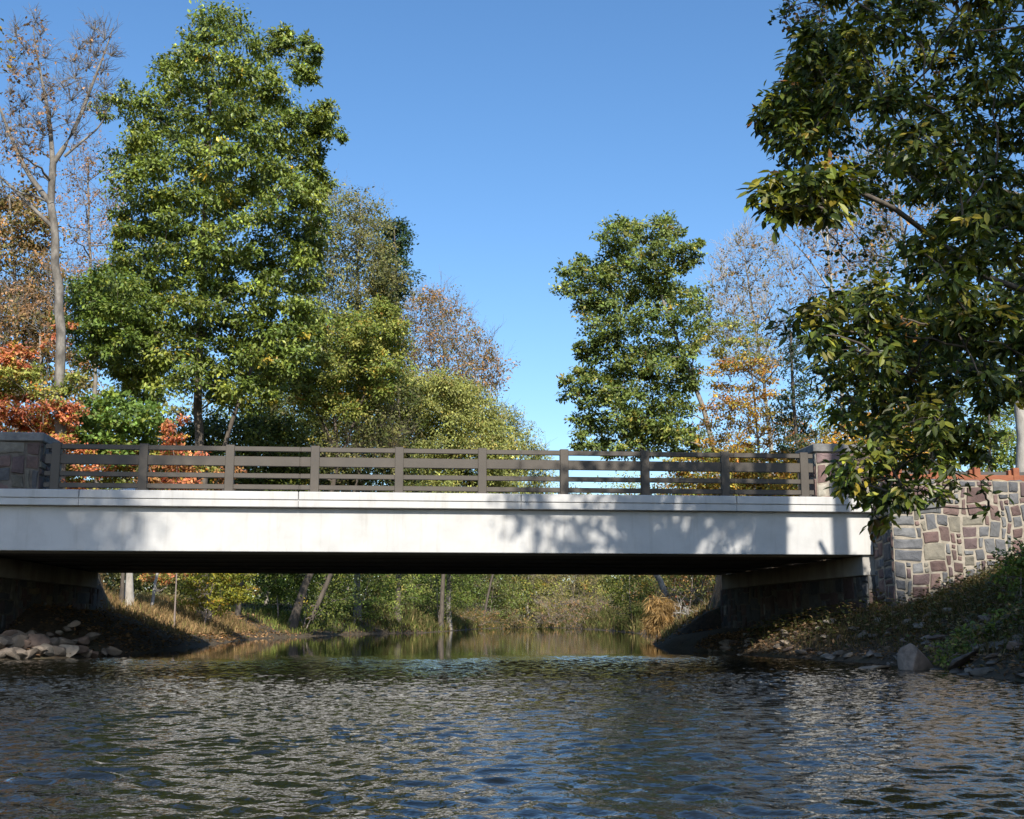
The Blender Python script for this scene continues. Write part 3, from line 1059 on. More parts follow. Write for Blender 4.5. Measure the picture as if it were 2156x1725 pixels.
G_DEEP = [((0.062, 0.084, 0.014), 4), ((0.088, 0.110, 0.018), 4), ((0.042, 0.064, 0.012), 3), ((0.135, 0.145, 0.024), 1.6), ((0.30, 0.20, 0.02), 0.1)]
G_MID = [((0.085, 0.125, 0.020), 4), ((0.120, 0.155, 0.026), 3), ((0.060, 0.095, 0.016), 3), ((0.17, 0.18, 0.03), 1)]
G_OLIVE = [((0.11, 0.115, 0.035), 4), ((0.15, 0.14, 0.05), 3), ((0.08, 0.09, 0.028), 3), ((0.20, 0.16, 0.06), 1)]
G_YEL = [((0.19, 0.205, 0.045), 4), ((0.26, 0.245, 0.06), 3), ((0.12, 0.15, 0.025), 3), ((0.33, 0.21, 0.035), 0.7), ((0.36, 0.12, 0.025), 0.2)]
G_WIL = [((0.16, 0.17, 0.045), 4), ((0.21, 0.21, 0.06), 3), ((0.11, 0.13, 0.035), 3), ((0.26, 0.20, 0.06), 0.8)]
ORANGE = [((0.40, 0.13, 0.065), 4), ((0.45, 0.19, 0.08), 3), ((0.34, 0.095, 0.055), 2.5), ((0.28, 0.22, 0.03), 1.6), ((0.12, 0.14, 0.02), 1)]
GOLD = [((0.42, 0.27, 0.03), 4), ((0.40, 0.19, 0.03), 3), ((0.26, 0.22, 0.03), 2), ((0.14, 0.15, 0.025), 1.5), ((0.42, 0.14, 0.03), 1)]
BROWN = [((0.22, 0.125, 0.06), 4), ((0.28, 0.16, 0.08), 3), ((0.16, 0.095, 0.05), 3), ((0.34, 0.19, 0.10), 1)]
BRGRN = [((0.12, 0.11, 0.035), 4), ((0.20, 0.13, 0.05), 3), ((0.08, 0.085, 0.025), 3), ((0.28, 0.14, 0.05), 2)]
NEAR = [((0.060, 0.086, 0.012), 5), ((0.092, 0.118, 0.016), 4), ((0.036, 0.056, 0.010), 4), ((0.20, 0.205, 0.024), 2.8), ((0.26, 0.22, 0.025), 0.8), ((0.28, 0.20, 0.02), 0.35), ((0.24, 0.10, 0.03), 0.12)]
DRY = [((0.26, 0.17, 0.08), 4), ((0.34, 0.23, 0.11), 3), ((0.18, 0.12, 0.055), 3), ((0.14, 0.15, 0.04), 1.5)]


G_DEEP = sc(G_DEEP, 1.95)
G_MID = sc(G_MID, 1.3)
G_OLIVE = sc(G_OLIVE, 1.3)
G_YEL = sc(G_YEL, 1.2)
G_WIL = sc(G_WIL, 1.5)
ORANGE = sc(ORANGE, 1.25)
BRGRN = sc(BRGRN, 1.25)
BROWN = sc(BROWN, 1.25)


def ms(poly, **k):
    d = dict(poly=poly)
    d.update(k)
    return d


# ------------------------------------------------------------------ trees behind the bridge, left
tree('hickory_tree', 'tallest tree, a broad dense green one rising above the left half of the bridge', 'tree', 56,
     [(430, 1250), (425, 1000), (415, 850), (425, 600), (440, 300), (450, 80)], 0.30,
     [ms([(425, 18), (490, 30), (515, 60), (545, 85), (560, 130), (590, 150), (605, 210), (640, 240), (630, 300), (605, 340), (640, 370), (668, 400), (660, 450), (672, 500), (675, 600),
          (670, 680), (640, 740), (600, 800), (540, 860), (470, 860), (430, 800), (380, 820), (310, 840), (240, 800), (180, 720), (160, 650), (190, 590), (235, 560),
          (245, 470), (238, 390), (235, 330), (262, 280), (300, 235), (330, 160), (355, 110), (385, 75)],
         rb=29, n=320, depth=5.4, K=20, M=15, ln=0.24, wid=0.25, flat=0.6, sig=0.32, pal=G_DEEP, droop=0.5, twigs=5, mat='leaf_glossy', gap=22),
      ms([(570, 75), (605, 70), (600, 115), (575, 130)], rb=22, n=4, depth=1, K=22, M=16, ln=0.23, wid=0.24, pal=G_DEEP, droop=0.5),
      ms([(620, 90), (672, 82), (668, 120), (655, 165), (632, 190), (622, 150)], rb=20, n=7, depth=1.2, K=22, M=16, ln=0.23, wid=0.24, pal=G_DEEP, droop=0.5),
      ms([(640, 215), (682, 205), (705, 265), (708, 300), (690, 300), (650, 275)], rb=20, n=8, depth=1.2, K=22, M=16, ln=0.23, wid=0.24, pal=G_DEEP, droop=0.5),
      ms([(630, 290), (665, 300), (690, 390), (650, 390), (640, 340)], rb=24, n=7, depth=1.5, K=22, M=16, ln=0.23, wid=0.24, pal=G_DEEP, droop=0.5),
      ms([(195, 205), (240, 190), (275, 160), (292, 200), (260, 250), (215, 250)], rb=20, n=9, depth=1.2, K=13, M=13, ln=0.2, wid=0.24, pal=G_DEEP, droop=0.5),
      ms([(150, 600), (200, 575), (300, 590), (320, 700), (260, 770), (170, 760), (140, 680)], rb=28, n=34, depth=2.6, Y=52, K=22, M=15, ln=0.2, wid=0.26, pal=G_MID, droop=0.4),
      ], 'bark_dark', 21, r1=0.05, extra_stems=[dict(pts=[(470, 950), (490, 880), (520, 800), (560, 700)], r0=0.12, r1=0.05)])

tree('bare_tree', 'tall pale barked tree at far left with bare forked limbs and few brown leaves', 'tree', 44.5,
     [(128, 1100), (122, 900), (130, 780), (126, 650), (112, 500), (108, 430), (112, 340)], 0.27,
     [ms([(30, 60), (80, 40), (110, 120), (115, 260), (80, 330), (30, 330), (0, 250), (0, 120)], rb=30, n=22, depth=2.2, K=8, M=4, ln=0.16, wid=0.34, pal=BROWN, twigs=5, fine=14, fr=0.014),
      ms([(120, 200), (160, 110), (200, 60), (240, 60), (235, 120), (225, 190), (200, 250), (140, 310)], rb=30, n=18, depth=2.2, K=5, M=2, ln=0.16, wid=0.34, pal=BROWN, twigs=5, fine=16, fr=0.014),
      ms([(0, 240), (60, 330), (100, 430), (60, 420), (0, 400), (-60, 330)], rb=30, n=8, depth=2, K=8, M=4, ln=0.16, wid=0.34, pal=BROWN, twigs=4, fine=6)],
     'bark_mottled', 22, r1=0.13, extra_stems=[
         dict(pts=[(111, 345), (105, 250), (90, 180), (75, 100), (70, 60)], r0=0.11, r1=0.02),
         dict(pts=[(112, 345), (150, 290), (175, 230), (205, 150), (225, 100), (238, 60)], r0=0.11, r1=0.02),
         dict(pts=[(108, 430), (60, 370), (30, 310), (5, 240), (-20, 180)], r0=0.12, r1=0.03),
         dict(pts=[(113, 480), (50, 420), (0, 370), (-60, 330)], r0=0.09, r1=0.03),
         dict(pts=[(135, 330), (170, 300), (215, 265), (235, 200)], r0=0.06, r1=0.015)])

tree('brown_green_tree', 'hazy brown and green tree at the left edge behind the pale bare tree', 'tree', 66,
     [(40, 1100), (35, 800), (30, 550), (20, 420)], 0.28,
     [ms([(-120, 420), (0, 390), (60, 400), (110, 480), (135, 600), (120, 740), (60, 800), (-120, 800)], rb=36, n=90, depth=4, K=20, M=14, ln=0.23, wid=0.3, gap=24, pal=BRGRN, twigs=5, fine=3)],
     'bark_grey', 23)
tree('dull_pink_tree', 'thin leafed pinkish brown tree between the bare tree and the big green tree', 'tree', 70,
     [(205, 1100), (200, 800), (190, 550), (185, 330)], 0.2,
     [ms([(150, 330), (190, 300), (235, 340), (260, 420), (250, 560), (190, 600), (140, 560), (125, 430)], rb=32, n=36, depth=3, K=11, M=7, ln=0.17, wid=0.3, pal=BROWN, twigs=5, fine=6, fr=0.013)],
     'bark_grey', 24)
tree('tangled_tree', 'brown twiggy tree low behind the pale trunk at far left', 'tree', 58,
     [(70, 1100), (90, 900), (85, 700)], 0.15,
     [ms([(0, 600), (100, 560), (190, 560), (200, 700), (120, 760), (-20, 740)], rb=34, n=26, depth=3, K=11, M=7, ln=0.18, wid=0.3, pal=BROWN, twigs=5, fine=6, fr=0.013)],
     'bark_grey', 25)
tree('dogwood_tree', 'orange red leaved tree behind the left stone pier', 'tree', 45.2,
     [(95, 1150), (90, 1000), (88, 900), (100, 780)], 0.07,
     [ms([(-80, 740), (20, 720), (60, 735), (70, 760), (-20, 790), (-80, 790)], rb=24, n=12, depth=2.0, K=16, M=16, ln=0.15, wid=0.32, pal=ORANGE, flat=0.35, droop=0.3, twigs=4),
      ms([(100, 680), (150, 680), (150, 720), (100, 730)], rb=20, n=5, depth=1.0, K=8, M=8, ln=0.15, wid=0.32, pal=ORANGE, flat=0.35, twigs=4),
      ms([(-90, 820), (60, 830), (150, 850), (190, 870), (120, 890), (-90, 900)], rb=26, n=22, depth=2.2, K=18, M=16, ln=0.15, wid=0.32, pal=ORANGE, flat=0.33, droop=0.3, twigs=4),
      ms([(-80, 900), (120, 895), (170, 915), (160, 940), (60, 945), (-80, 945)], rb=24, n=20, depth=1.8, K=18, M=16, ln=0.15, wid=0.32, pal=ORANGE, flat=0.33, twigs=4),
      ms([(-60, 780), (100, 770), (190, 800), (150, 830), (-60, 830)], rb=26, n=16, depth=2.0, K=16, M=14, ln=0.15, wid=0.3, pal=G_YEL, flat=0.4, twigs=4),
      ms([(100, 950), (200, 940), (420, 960), (410, 1040), (120, 1050)], rb=26, n=20, depth=1.5, K=12, M=12, ln=0.15, wid=0.3, pal=ORANGE, flat=0.4, twigs=4)],
     'bark_dark', 26, r1=0.02)
tree('young_maple', 'bright green young maple beside the orange tree behind the railing', 'tree', 46.5,
     [(262, 1150), (262, 1000), (265, 870)], 0.08,
     [ms([(190, 850), (250, 830), (310, 850), (340, 900), (300, 960), (190, 960), (160, 900)], rb=30, n=26, depth=2.2, K=18, M=16, ln=0.19, wid=0.36, pal=[((0.10, 0.17, 0.032), 4), ((0.14, 0.21, 0.04), 3), ((0.2, 0.23, 0.035), 1)], flat=0.6, twigs=4),
      ms([(120, 960), (330, 950), (440, 980), (430, 1050), (120, 1060)], rb=28, n=22, depth=2.0, K=14, M=14, ln=0.17, wid=0.33, pal=G_YEL, flat=0.6, twigs=4)],
     'bark_dark', 27, r1=0.02)
tree('orange_sapling', 'small orange brown sapling in front of the dark hollow under the big green tree', 'sapling', 44.6,
     [(375, 1150), (372, 1000), (370, 880)], 0.03,
     [ms([(350, 890), (385, 880), (388, 950), (360, 960)], rb=16, n=7, depth=0.7, K=10, M=9, ln=0.14, wid=0.3, pal=ORANGE, flat=0.5),
      ms([(300, 960), (420, 955), (500, 1000), (480, 1040), (300, 1040)], rb=22, n=16, depth=1.2, K=12, M=10, ln=0.14, wid=0.3, pal=[((0.36, 0.17, 0.06), 3), ((0.3, 0.12, 0.05), 2), ((0.1, 0.12, 0.02), 1)], flat=0.5)],
     'twig', 28, r1=0.01)
tree('understory_tree', 'dark green understory tree in the hollow below the tallest tree', 'tree', 64,
     [(500, 1290), (515, 1180), (530, 1050), (545, 900)], 0.12,
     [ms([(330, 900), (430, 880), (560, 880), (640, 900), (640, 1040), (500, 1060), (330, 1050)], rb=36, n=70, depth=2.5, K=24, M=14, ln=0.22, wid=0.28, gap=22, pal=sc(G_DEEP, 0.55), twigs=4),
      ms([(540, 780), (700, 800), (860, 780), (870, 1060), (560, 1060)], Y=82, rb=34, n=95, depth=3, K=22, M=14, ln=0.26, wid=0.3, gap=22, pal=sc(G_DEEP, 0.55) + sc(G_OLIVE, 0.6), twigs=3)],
     'bark_dark', 29)
tree('ash_tree', 'pale olive tree behind the right shoulder of the tallest tree', 'tree', 84,
     [(752, 1290), (752, 900), (750, 650), (760, 430)], 0.25,
     [ms([(690, 400), (745, 408), (790, 440), (805, 500), (830, 560), (830, 640), (800, 760), (690, 800), (640, 700), (650, 520), (660, 430)], rb=34, n=130, depth=5, K=24, M=14, ln=0.24, wid=0.25, gap=24, pal=G_OLIVE, twigs=5, fine=3)],
     'bark_grey', 30)
tree('dark_tree', 'dark blue green tree top just left of the open sky gap', 'tree', 88,
     [(838, 1290), (840, 900), (835, 600), (830, 480)], 0.22,
     [ms([(800, 480), (830, 462), (852, 490), (856, 560), (850, 620), (830, 660), (795, 620), (800, 540)], rb=26, n=50, depth=2.5, K=22, M=14, ln=0.25, wid=0.28, gap=18, pal=[((0.035, 0.07, 0.022), 4), ((0.05, 0.09, 0.025), 3), ((0.03, 0.055, 0.02), 3)], twigs=4)],
     'bark_dark', 31)
tree('yellowing_tree', 'yellow green tree with orange tinged leaves low behind the middle of the railing', 'tree', 68,
     [(612, 1312), (630, 1268), (650, 1215), (690, 1080), (715, 960), (700, 860), (670, 770)], 0.26,
     [ms([(530, 740), (580, 690), (640, 680), (700, 690), (760, 650), (830, 640), (850, 700), (840, 780), (800, 850), (740, 880), (680, 860), (620, 830), (560, 800)],
         rb=32, n=110, depth=3.6, K=30, M=16, ln=0.2, wid=0.28, gap=22, pal=G_YEL + G_MID[:2], twigs=6, flat=0.6),
      ms([(640, 830), (690, 860), (700, 940), (650, 1000), (610, 1000), (600, 930)], rb=24, n=16, depth=1.5, K=12, M=11, ln=0.15, wid=0.28, pal=G_YEL, twigs=5),
      ms([(700, 900), (830, 860), (850, 960), (760, 1000), (690, 980)], rb=32, n=22, depth=2, K=14, M=9, ln=0.18, wid=0.28, pal=G_OLIVE, twigs=6, fine=8, fr=0.013)],
     'bark_dark', 32, extra_stems=[dict(pts=[(715, 960), (680, 890), (640, 820), (590, 740)], r0=0.08, r1=0.02), dict(pts=[(712, 980), (760, 850), (800, 750)], r0=0.1, r1=0.03), dict(pts=[(655, 1305), (682, 1245), (705, 1190), (735, 1080), (765, 960)], r0=0.15, r1=0.06)])
tree('browning_tree', 'tree with rusty brown crown sloping down to the sky gap left of centre', 'tree', 106,
     [(945, 1300), (945, 950), (935, 780), (930, 640)], 0.25,
     [ms([(860, 640), (895, 612), (935, 625), (985, 665), (1025, 710), (1050, 760), (1060, 820), (1000, 860), (880, 850), (830, 780), (840, 690)], rb=29, n=100, depth=5, K=17, M=11, ln=0.26, wid=0.26, gap=20, pal=BRGRN + BROWN[:2], twigs=6, fine=8, fr=0.018, fup=1.5)],
     'bark_grey', 33)
tree('willow_tree', 'pale yellow green willow sloping down to the foot of the sky gap', 'tree', 100,
     [(928, 1300), (940, 1100), (950, 950), (955, 850)], 0.22,
     [ms([(830, 800), (900, 790), (960, 800), (1010, 830), (1040, 870), (1060, 920), (1075, 980), (1060, 1040), (940, 1060), (840, 1050), (810, 940)],
         rb=31, n=160, depth=5, K=34, M=17, ln=0.26, wid=0.24, gap=18, pal=G_WIL, droop=0.6, twigs=4)],
     'bark_dark', 34)
tree('wispy_tree', 'thin wispy pale tree at the left foot of the open sky', 'tree', 140,
     [(1018, 1300), (1060, 1100), (1082, 950)], 0.16,
     [ms([(1040, 850), (1085, 870), (1110, 910), (1145, 950), (1150, 1000), (1150, 1080), (1050, 1080), (1035, 950)], rb=24, n=80, depth=3, K=18, M=11, ln=0.3, wid=0.26, gap=15, pal=G_WIL, twigs=4, fine=4, fr=0.02)],
     'bark_dark', 35)

# ------------------------------------------------------------------ trees behind the bridge, right
OAK = sc([((0.074, 0.100, 0.022), 4), ((0.102, 0.128, 0.028), 3), ((0.050, 0.075, 0.018), 3), ((0.15, 0.145, 0.035), 1.3), ((0.24, 0.16, 0.03), 0.2)], 1.7)
ok = dict(K=17, M=14, ln=0.22, wid=0.27, pal=OAK, twigs=6, gap=21, sig=0.3)
tree('oak_tree', 'upright green oak with a ragged crown right of the open sky gap', 'tree', 62,
     [(1525, 1250), (1510, 1000), (1490, 880), (1450, 780), (1400, 650), (1370, 520)], 0.24,
     [ms([(1270, 500), (1300, 465), (1340, 470), (1370, 480), (1405, 455), (1430, 500), (1440, 560), (1400, 620), (1340, 620), (1290, 570)], rb=22, n=51, depth=3, **ok),
      ms([(1440, 520), (1472, 508), (1470, 540), (1440, 560)], rb=16, n=6, depth=1, **ok),
      ms([(1185, 570), (1220, 545), (1270, 560), (1300, 600), (1290, 650), (1230, 650), (1185, 610)], rb=20, n=22, depth=2, **ok),
      ms([(1230, 650), (1300, 620), (1420, 600), (1490, 620), (1490, 650), (1470, 740), (1400, 760), (1300, 770), (1240, 720)], rb=24, n=51, depth=3.2, **ok),
      ms([(1220, 730), (1260, 720), (1255, 770), (1225, 770)], rb=16, n=7, depth=1, **ok),
      ms([(1185, 800), (1230, 770), (1290, 780), (1310, 830), (1260, 860), (1195, 840)], rb=19, n=19, depth=2, **ok),
      ms([(1290, 770), (1400, 760), (1470, 770), (1450, 850), (1400, 910), (1300, 900), (1280, 840)], rb=22, n=39, depth=3, **ok),
      ms([(1210, 880), (1290, 880), (1400, 900), (1480, 900), (1490, 950), (1390, 960), (1210, 950)], rb=20, n=39, depth=2.5, **ok)],
     'bark_grey', 41, foot=(10.9, 62))
bl = dict(K=14, M=5, ln=0.2, wid=0.28, twigs=6, fine=15, fr=0.018)
tree('thin_tree', 'tall pale nearly bare tree with grey twigs right of the green oak', 'tree', 72,
     [(1640, 1250), (1625, 950), (1600, 750), (1570, 560)], 0.2,
     [ms([(1500, 590), (1540, 500), (1580, 490), (1640, 520), (1670, 600), (1670, 760), (1600, 800), (1520, 760), (1490, 680)], rb=34, n=42, depth=4, pal=BRGRN, **bl)],
     'bark_pale', 42)
tree('white_limbed_tree', 'tree with white bare limbs reaching up behind the hanging near leaves', 'tree', 66,
     [(1800, 1250), (1780, 900), (1750, 600), (1735, 430)], 0.2,
     [ms([(1660, 480), (1700, 420), (1780, 390), (1850, 330), (1880, 420), (1860, 560), (1800, 680), (1700, 660), (1660, 560)], rb=34, n=34, depth=3, pal=BROWN, **bl)],
     'bark_pale', 43, extra_stems=[dict(pts=[(1752, 620), (1700, 540), (1650, 490)], r0=0.07, r1=0.02), dict(pts=[(1742, 520), (1710, 450), (1690, 400)], r0=0.06, r1=0.02),
                                   dict(pts=[(1735, 440), (1728, 380), (1722, 330)], r0=0.06, r1=0.02)])
tree('beech_tree', 'gold and orange leaved beech in layered sprays right of the green oak', 'tree', 52,
     [(1600, 1250), (1605, 1050), (1590, 850), (1575, 720)], 0.1,
     [ms([(1490, 690), (1560, 670), (1600, 700), (1610, 760), (1540, 770), (1480, 740)], rb=26, n=14, depth=2, K=13, M=12, ln=0.14, wid=0.28, pal=G_YEL, flat=0.4, twigs=5, fine=2),
      ms([(1500, 760), (1620, 760), (1640, 830), (1560, 850), (1490, 830)], rb=26, n=18, depth=2, K=12, M=12, ln=0.14, wid=0.28, pal=GOLD, flat=0.35, twigs=5, fine=2),
      ms([(1480, 850), (1600, 850), (1680, 880), (1680, 950), (1560, 950), (1480, 930)], rb=26, n=26, depth=2.2, K=14, M=12, ln=0.14, wid=0.28, pal=GOLD, flat=0.35, twigs=5, fine=2),
      ms([(1420, 960), (1700, 950), (1720, 1040), (1420, 1050)], rb=26, n=60, depth=2.4, K=18, M=14, ln=0.15, wid=0.3, gap=16, pal=GOLD + G_YEL, flat=0.4, twigs=4)],
     'bark_grey', 44, r1=0.03)
tree('dark_hemlock', 'dark green slender tree in front of bare white limbs right of the beech', 'tree', 47,
     [(1690, 1200), (1685, 1000), (1670, 850), (1665, 700)], 0.1,
     [ms([(1650, 690), (1690, 690), (1710, 760), (1720, 880), (1700, 960), (1640, 950), (1640, 860), (1660, 780)], rb=26, n=26, depth=1.6, K=12, M=12, ln=0.15, wid=0.22, pal=[((0.022, 0.042, 0.016), 4), ((0.03, 0.055, 0.018), 3)], flat=0.4, twigs=4),
      ms([(1720, 780), (1800, 760), (1850, 850), (1860, 940), (1760, 950), (1720, 900)], rb=30, n=24, depth=1.8, K=10, M=11, ln=0.15, wid=0.24, pal=G_DEEP + GOLD[:1], flat=0.4, twigs=4)],
     'bark_dark', 45)
tree('amber_tree', 'amber leaved small tree behind the right stone pier', 'tree', 46,
     [(1850, 1200), (1855, 1000), (1860, 850)], 0.08,
     [ms([(1740, 930), (1800, 870), (1880, 850), (1960, 880), (1950, 980), (1860, 1010), (1740, 1000)], rb=26, n=32, depth=2, K=13, M=12, ln=0.14, wid=0.3, pal=GOLD, flat=0.45, twigs=4)],
     'bark_dark', 46, r1=0.02)
tree('screen_tree', 'dark thin trunked tree with blue sky showing through above the guardrail', 'tree', 50,
     [(2010, 1200), (2008, 950), (2000, 750), (2000, 600)], 0.12,
     [ms([(1880, 700), (2000, 680), (2150, 700), (2260, 760), (2250, 960), (2100, 960), (1920, 920)], rb=36, n=38, depth=3, K=10, M=9, ln=0.16, wid=0.25, pal=G_DEEP, flat=0.4, twigs=5, fine=3),
      ms([(1900, 930), (2000, 930), (2000, 990), (1900, 990)], rb=24, n=10, depth=1.5, K=12, M=12, ln=0.14, wid=0.3, pal=GOLD, flat=0.5)],
     'bark_dark', 47, extra_stems=[dict(pts=[(1960, 1200), (1955, 900), (1940, 700)], r0=0.07, r1=0.04), dict(pts=[(2080, 1200), (2085, 900), (2070, 700)], r0=0.08, r1=0.05)])
tree('backdrop_tree', 'olive brown tree filling the view through the near leaves at upper right', 'tree', 60,
     [(1960, 1200), (1940, 800), (1900, 500), (1880, 300)], 0.22,
     [ms([(1760, 330), (1800, 250), (1900, 230), (2000, 300), (2100, 350), (2250, 400), (2250, 700), (1950, 720), (1800, 640), (1780, 480)], rb=40, n=60, depth=4, K=12, M=9, ln=0.19, wid=0.28, pal=BRGRN, twigs=5, fine=4)],
     'bark_grey', 48)

# ------------------------------------------------------------------ near tree at the right
nl = dict(rmax=0.045, star=True, oval=True, wid=0.21, pal=NEAR, mat='leaf_glossy', droop=0.7, twigs=9, twr=0.007, jit=0.3)
tree('near_hickory', 'large leaved dark tree hanging over the right side from close by', 'tree', 15.0,
     [(2500, 1200), (2470, 800), (2420, 450), (2390, 150), (2400, -250)], 0.17,
     [ms([(1600, 250), (1650, 160), (1690, 70), (1760, 50), (1800, 120), (1770, 210), (1730, 290), (1700, 320), (1640, 300)], Y=18.3, rb=32, n=48, depth=1.7, K=18, M=5, ln=0.165, gap=20, **nl),
      ms([(1590, 425), (1630, 365), (1710, 350), (1790, 360), (1800, 420), (1740, 450), (1640, 465)], Y=9.5, rb=30, n=16, depth=0.5, K=12, M=5, ln=0.125, **nl),
      ms([(1700, -60), (2260, -60), (2260, 430), (2050, 480), (1920, 420), (1850, 300), (1780, 220), (1770, 60)], Y=13, rb=46, n=88, depth=2.8, K=24, M=6, ln=0.115, gap=36, flat=0.5, **nl),
      ms([(1850, 640), (1900, 520), (2000, 440), (2260, 380), (2260, 800), (2120, 880), (1960, 900), (1850, 800)], Y=12, rb=44, n=70, depth=2.4, K=20, M=6, ln=0.115, gap=34, flat=0.5, **nl),
      ms([(1665, 680), (1720, 635), (1800, 590), (1860, 620), (1870, 760), (1800, 740), (1740, 730), (1690, 705)], Y=10.5, rb=34, n=24, depth=0.9, K=10, M=5, ln=0.115, gap=26, **nl),
      ms([(1740, 760), (1850, 750), (1870, 880), (1800, 920), (1750, 860)], Y=11.5, rb=38, n=16, depth=0.9, K=10, M=5, ln=0.11, **nl),
      ms([(1750, 1000), (1790, 950), (1850, 870), (1960, 850), (2060, 880), (2090, 960), (1990, 990), (1920, 1050), (1870, 1060), (1800, 1040)], Y=10.5, rb=34, n=34, depth=0.9, K=11, M=5, ln=0.105, gap=26, **nl),
      ms([(1820, 1040), (1890, 1040), (1880, 1105), (1840, 1105)], Y=11, rb=20, n=3, depth=0.4, K=7, M=5, ln=0.13, **nl),
      ms([(1950, 1010), (2130, 1010), (2120, 1075), (1980, 1060)], Y=11.5, rb=24, n=5, depth=0.4, K=4, M=3, ln=0.11, **nl)],
     'bark_dark', 61, r1=0.07, foot=(8.8, 15.0))
tree('maple_branch_tree', 'small leaved dark maple reaching in behind the near hickory leaves', 'tree', 19.5,
     [(2330, 1100), (2320, 700), (2260, 400), (2150, 250)], 0.14,
     [ms([(1700, 220), (1780, 260), (1880, 300), (1960, 380), (1900, 460), (1780, 420), (1700, 390), (1660, 370)], rb=38, n=24, depth=1.5, K=13, M=6, ln=0.10, wid=0.42, pal=NEAR[:3], twigs=6, twr=0.007, sig=0.2, droop=0.5),
      ms([(1650, -40), (1760, -40), (1740, 30), (1720, 80), (1690, 60), (1650, 40)], rb=30, n=10, depth=1.0, K=9, M=5, ln=0.10, wid=0.42, pal=NEAR[:3] + BROWN[:1], twigs=7, twr=0.007, sig=0.2, fine=3, fr=0.008),
      ms([(1700, 460), (1800, 440), (1900, 480), (1890, 560), (1800, 560), (1740, 520)], rb=40, n=9, depth=1.2, K=7, M=4, ln=0.10, wid=0.42, pal=NEAR[:3], twigs=6, twr=0.007, sig=0.2, fine=2, fr=0.007),
      ms([(1780, 560), (1950, 600), (1980, 800), (1880, 950), (1780, 900), (1760, 700)], rb=50, n=22, depth=2.0, K=12, M=6, ln=0.10, wid=0.4, pal=NEAR, twigs=6, twr=0.007, sig=0.22),
      ms([(1960, 480), (2250, 480), (2250, 760), (2000, 800)], rb=60, n=18, depth=2.0, K=14, M=7, ln=0.11, wid=0.4, pal=NEAR, twigs=6, twr=0.007, sig=0.22)],
     'bark_dark', 62, r1=0.06, foot=(11.5, 19.6))

tree('pale_trunk_tree', 'tree with smooth pale grey trunk at the right edge behind the guardrail', 'tree', 34,
     [(2172, 1150), (2158, 950), (2150, 840), (2156, 740), (2175, 500), (2200, 200)], 0.26,
     [ms([(2080, 560), (2200, 520), (2320, 560), (2320, 760), (2200, 740), (2100, 700)], rb=40, n=16, depth=2, K=12, M=9, ln=0.16, wid=0.3, pal=G_DEEP, twigs=4)], 'bark_pale', 64, r1=0.12)

# leaves of a tree just past the left edge
tree('edge_tree', 'few olive leaves poking in at the top left corner', 'tree', 30,
     [(-330, 1150), (-330, 700), (-300, 300), (-260, 50)], 0.2,
     [ms([(-260, 0), (-120, -40), (0, 10), (12, 70), (-20, 190), (-140, 240), (-260, 200)], rb=36, n=26, depth=2, K=12, M=8, ln=0.16, wid=0.28, pal=G_OLIVE + GOLD[:1], twigs=4)],
     'bark_grey', 63)

# ------------------------------------------------------------------ under the bridge: bank shrubs, trunks
def pole(name, label, cat, Y, pts, r0, r1, bark, seed):
    q = np.array([P(a[0], a[1], Y) for a in pts])
    q[0, 2] = min(q[0, 2], float(H(q[0, 0], q[0, 1])) - 0.1)
    rng = np.random.default_rng(seed)
    sg = np.concatenate([[0], np.cumsum(np.linalg.norm(np.diff(q, axis=0), axis=1))])
    t_ = np.linspace(0, sg[-1], 14)
    qq = np.stack([np.interp(t_, sg, q[:, k]) for k in range(3)], 1)
    qq[1:-1] += rng.normal(0, r0 * 0.25, (12, 3))
    V, F = tubes(qq[None], np.linspace(r0, r1, 14)[None], 9)
    o = mesh_np(name, V, F, M[bark], None, True, off=q[0])
    o.location = q[0]
    return set_props(o, label, cat)


def shrub(label, Y, pts, r0, poly, n, rb, pal, seed, K=14, Mn=12, ln=0.12, depth=1.2, fine=0, name='shrub', flat=0.7, bark='twig', wid=0.28, **k):
    return tree(name, label, 'shrub', Y, pts, r0, [ms(poly, rb=rb, n=n, depth=depth, K=K, M=Mn, ln=ln, wid=wid, pal=pal, twigs=4, fine=fine, flat=flat, **k)], bark, seed, r1=r0 * 0.3)


tree('utility_trunk_tree', 'straight pale trunk standing on the grassy left bank under the bridge', 'tree', 47,
     [(272, 1262), (274, 1150), (276, 1080)], 0.19, [ms([(240, 1060), (310, 1050), (310, 1110), (240, 1110)], rb=24, n=6, depth=1, K=10, M=10, ln=0.15, pal=G_DEEP)], 'bark_pale', 71)
pole('leaning_trunk', 'brown trunk leaning left above the dry reeds by the right abutment', 'tree trunk', 60, [(1425, 1300), (1408, 1262), (1385, 1215), (1365, 1150)], 0.17, 0.14, 'bark_grey', 74)
pole('thin_sapling', 'crooked thin sapling trunk rising from the dry grass on the left bank', 'sapling', 50, [(318, 1275), (326, 1235), (332, 1205), (336, 1150)], 0.07, 0.045, 'bark_pale', 75)
pole('bleached_trunk', 'bleached upright trunk right beside the dark right abutment', 'tree trunk', 55, [(1512, 1300), (1512, 1250), (1510, 1200), (1512, 1140)], 0.11, 0.10, 'bark_pale', 76)
shrub('lit yellow leaved bush on the left bank under the bridge', 52, [(430, 1310), (440, 1260), (450, 1220)], 0.04, [(385, 1235), (420, 1205), (500, 1195), (520, 1230), (520, 1270), (470, 1285), (400, 1275)], 26, 18,
      [((0.30, 0.27, 0.025), 4), ((0.22, 0.22, 0.025), 3), ((0.14, 0.17, 0.02), 2), ((0.4, 0.2, 0.03), 0.6)], 81, ln=0.13)
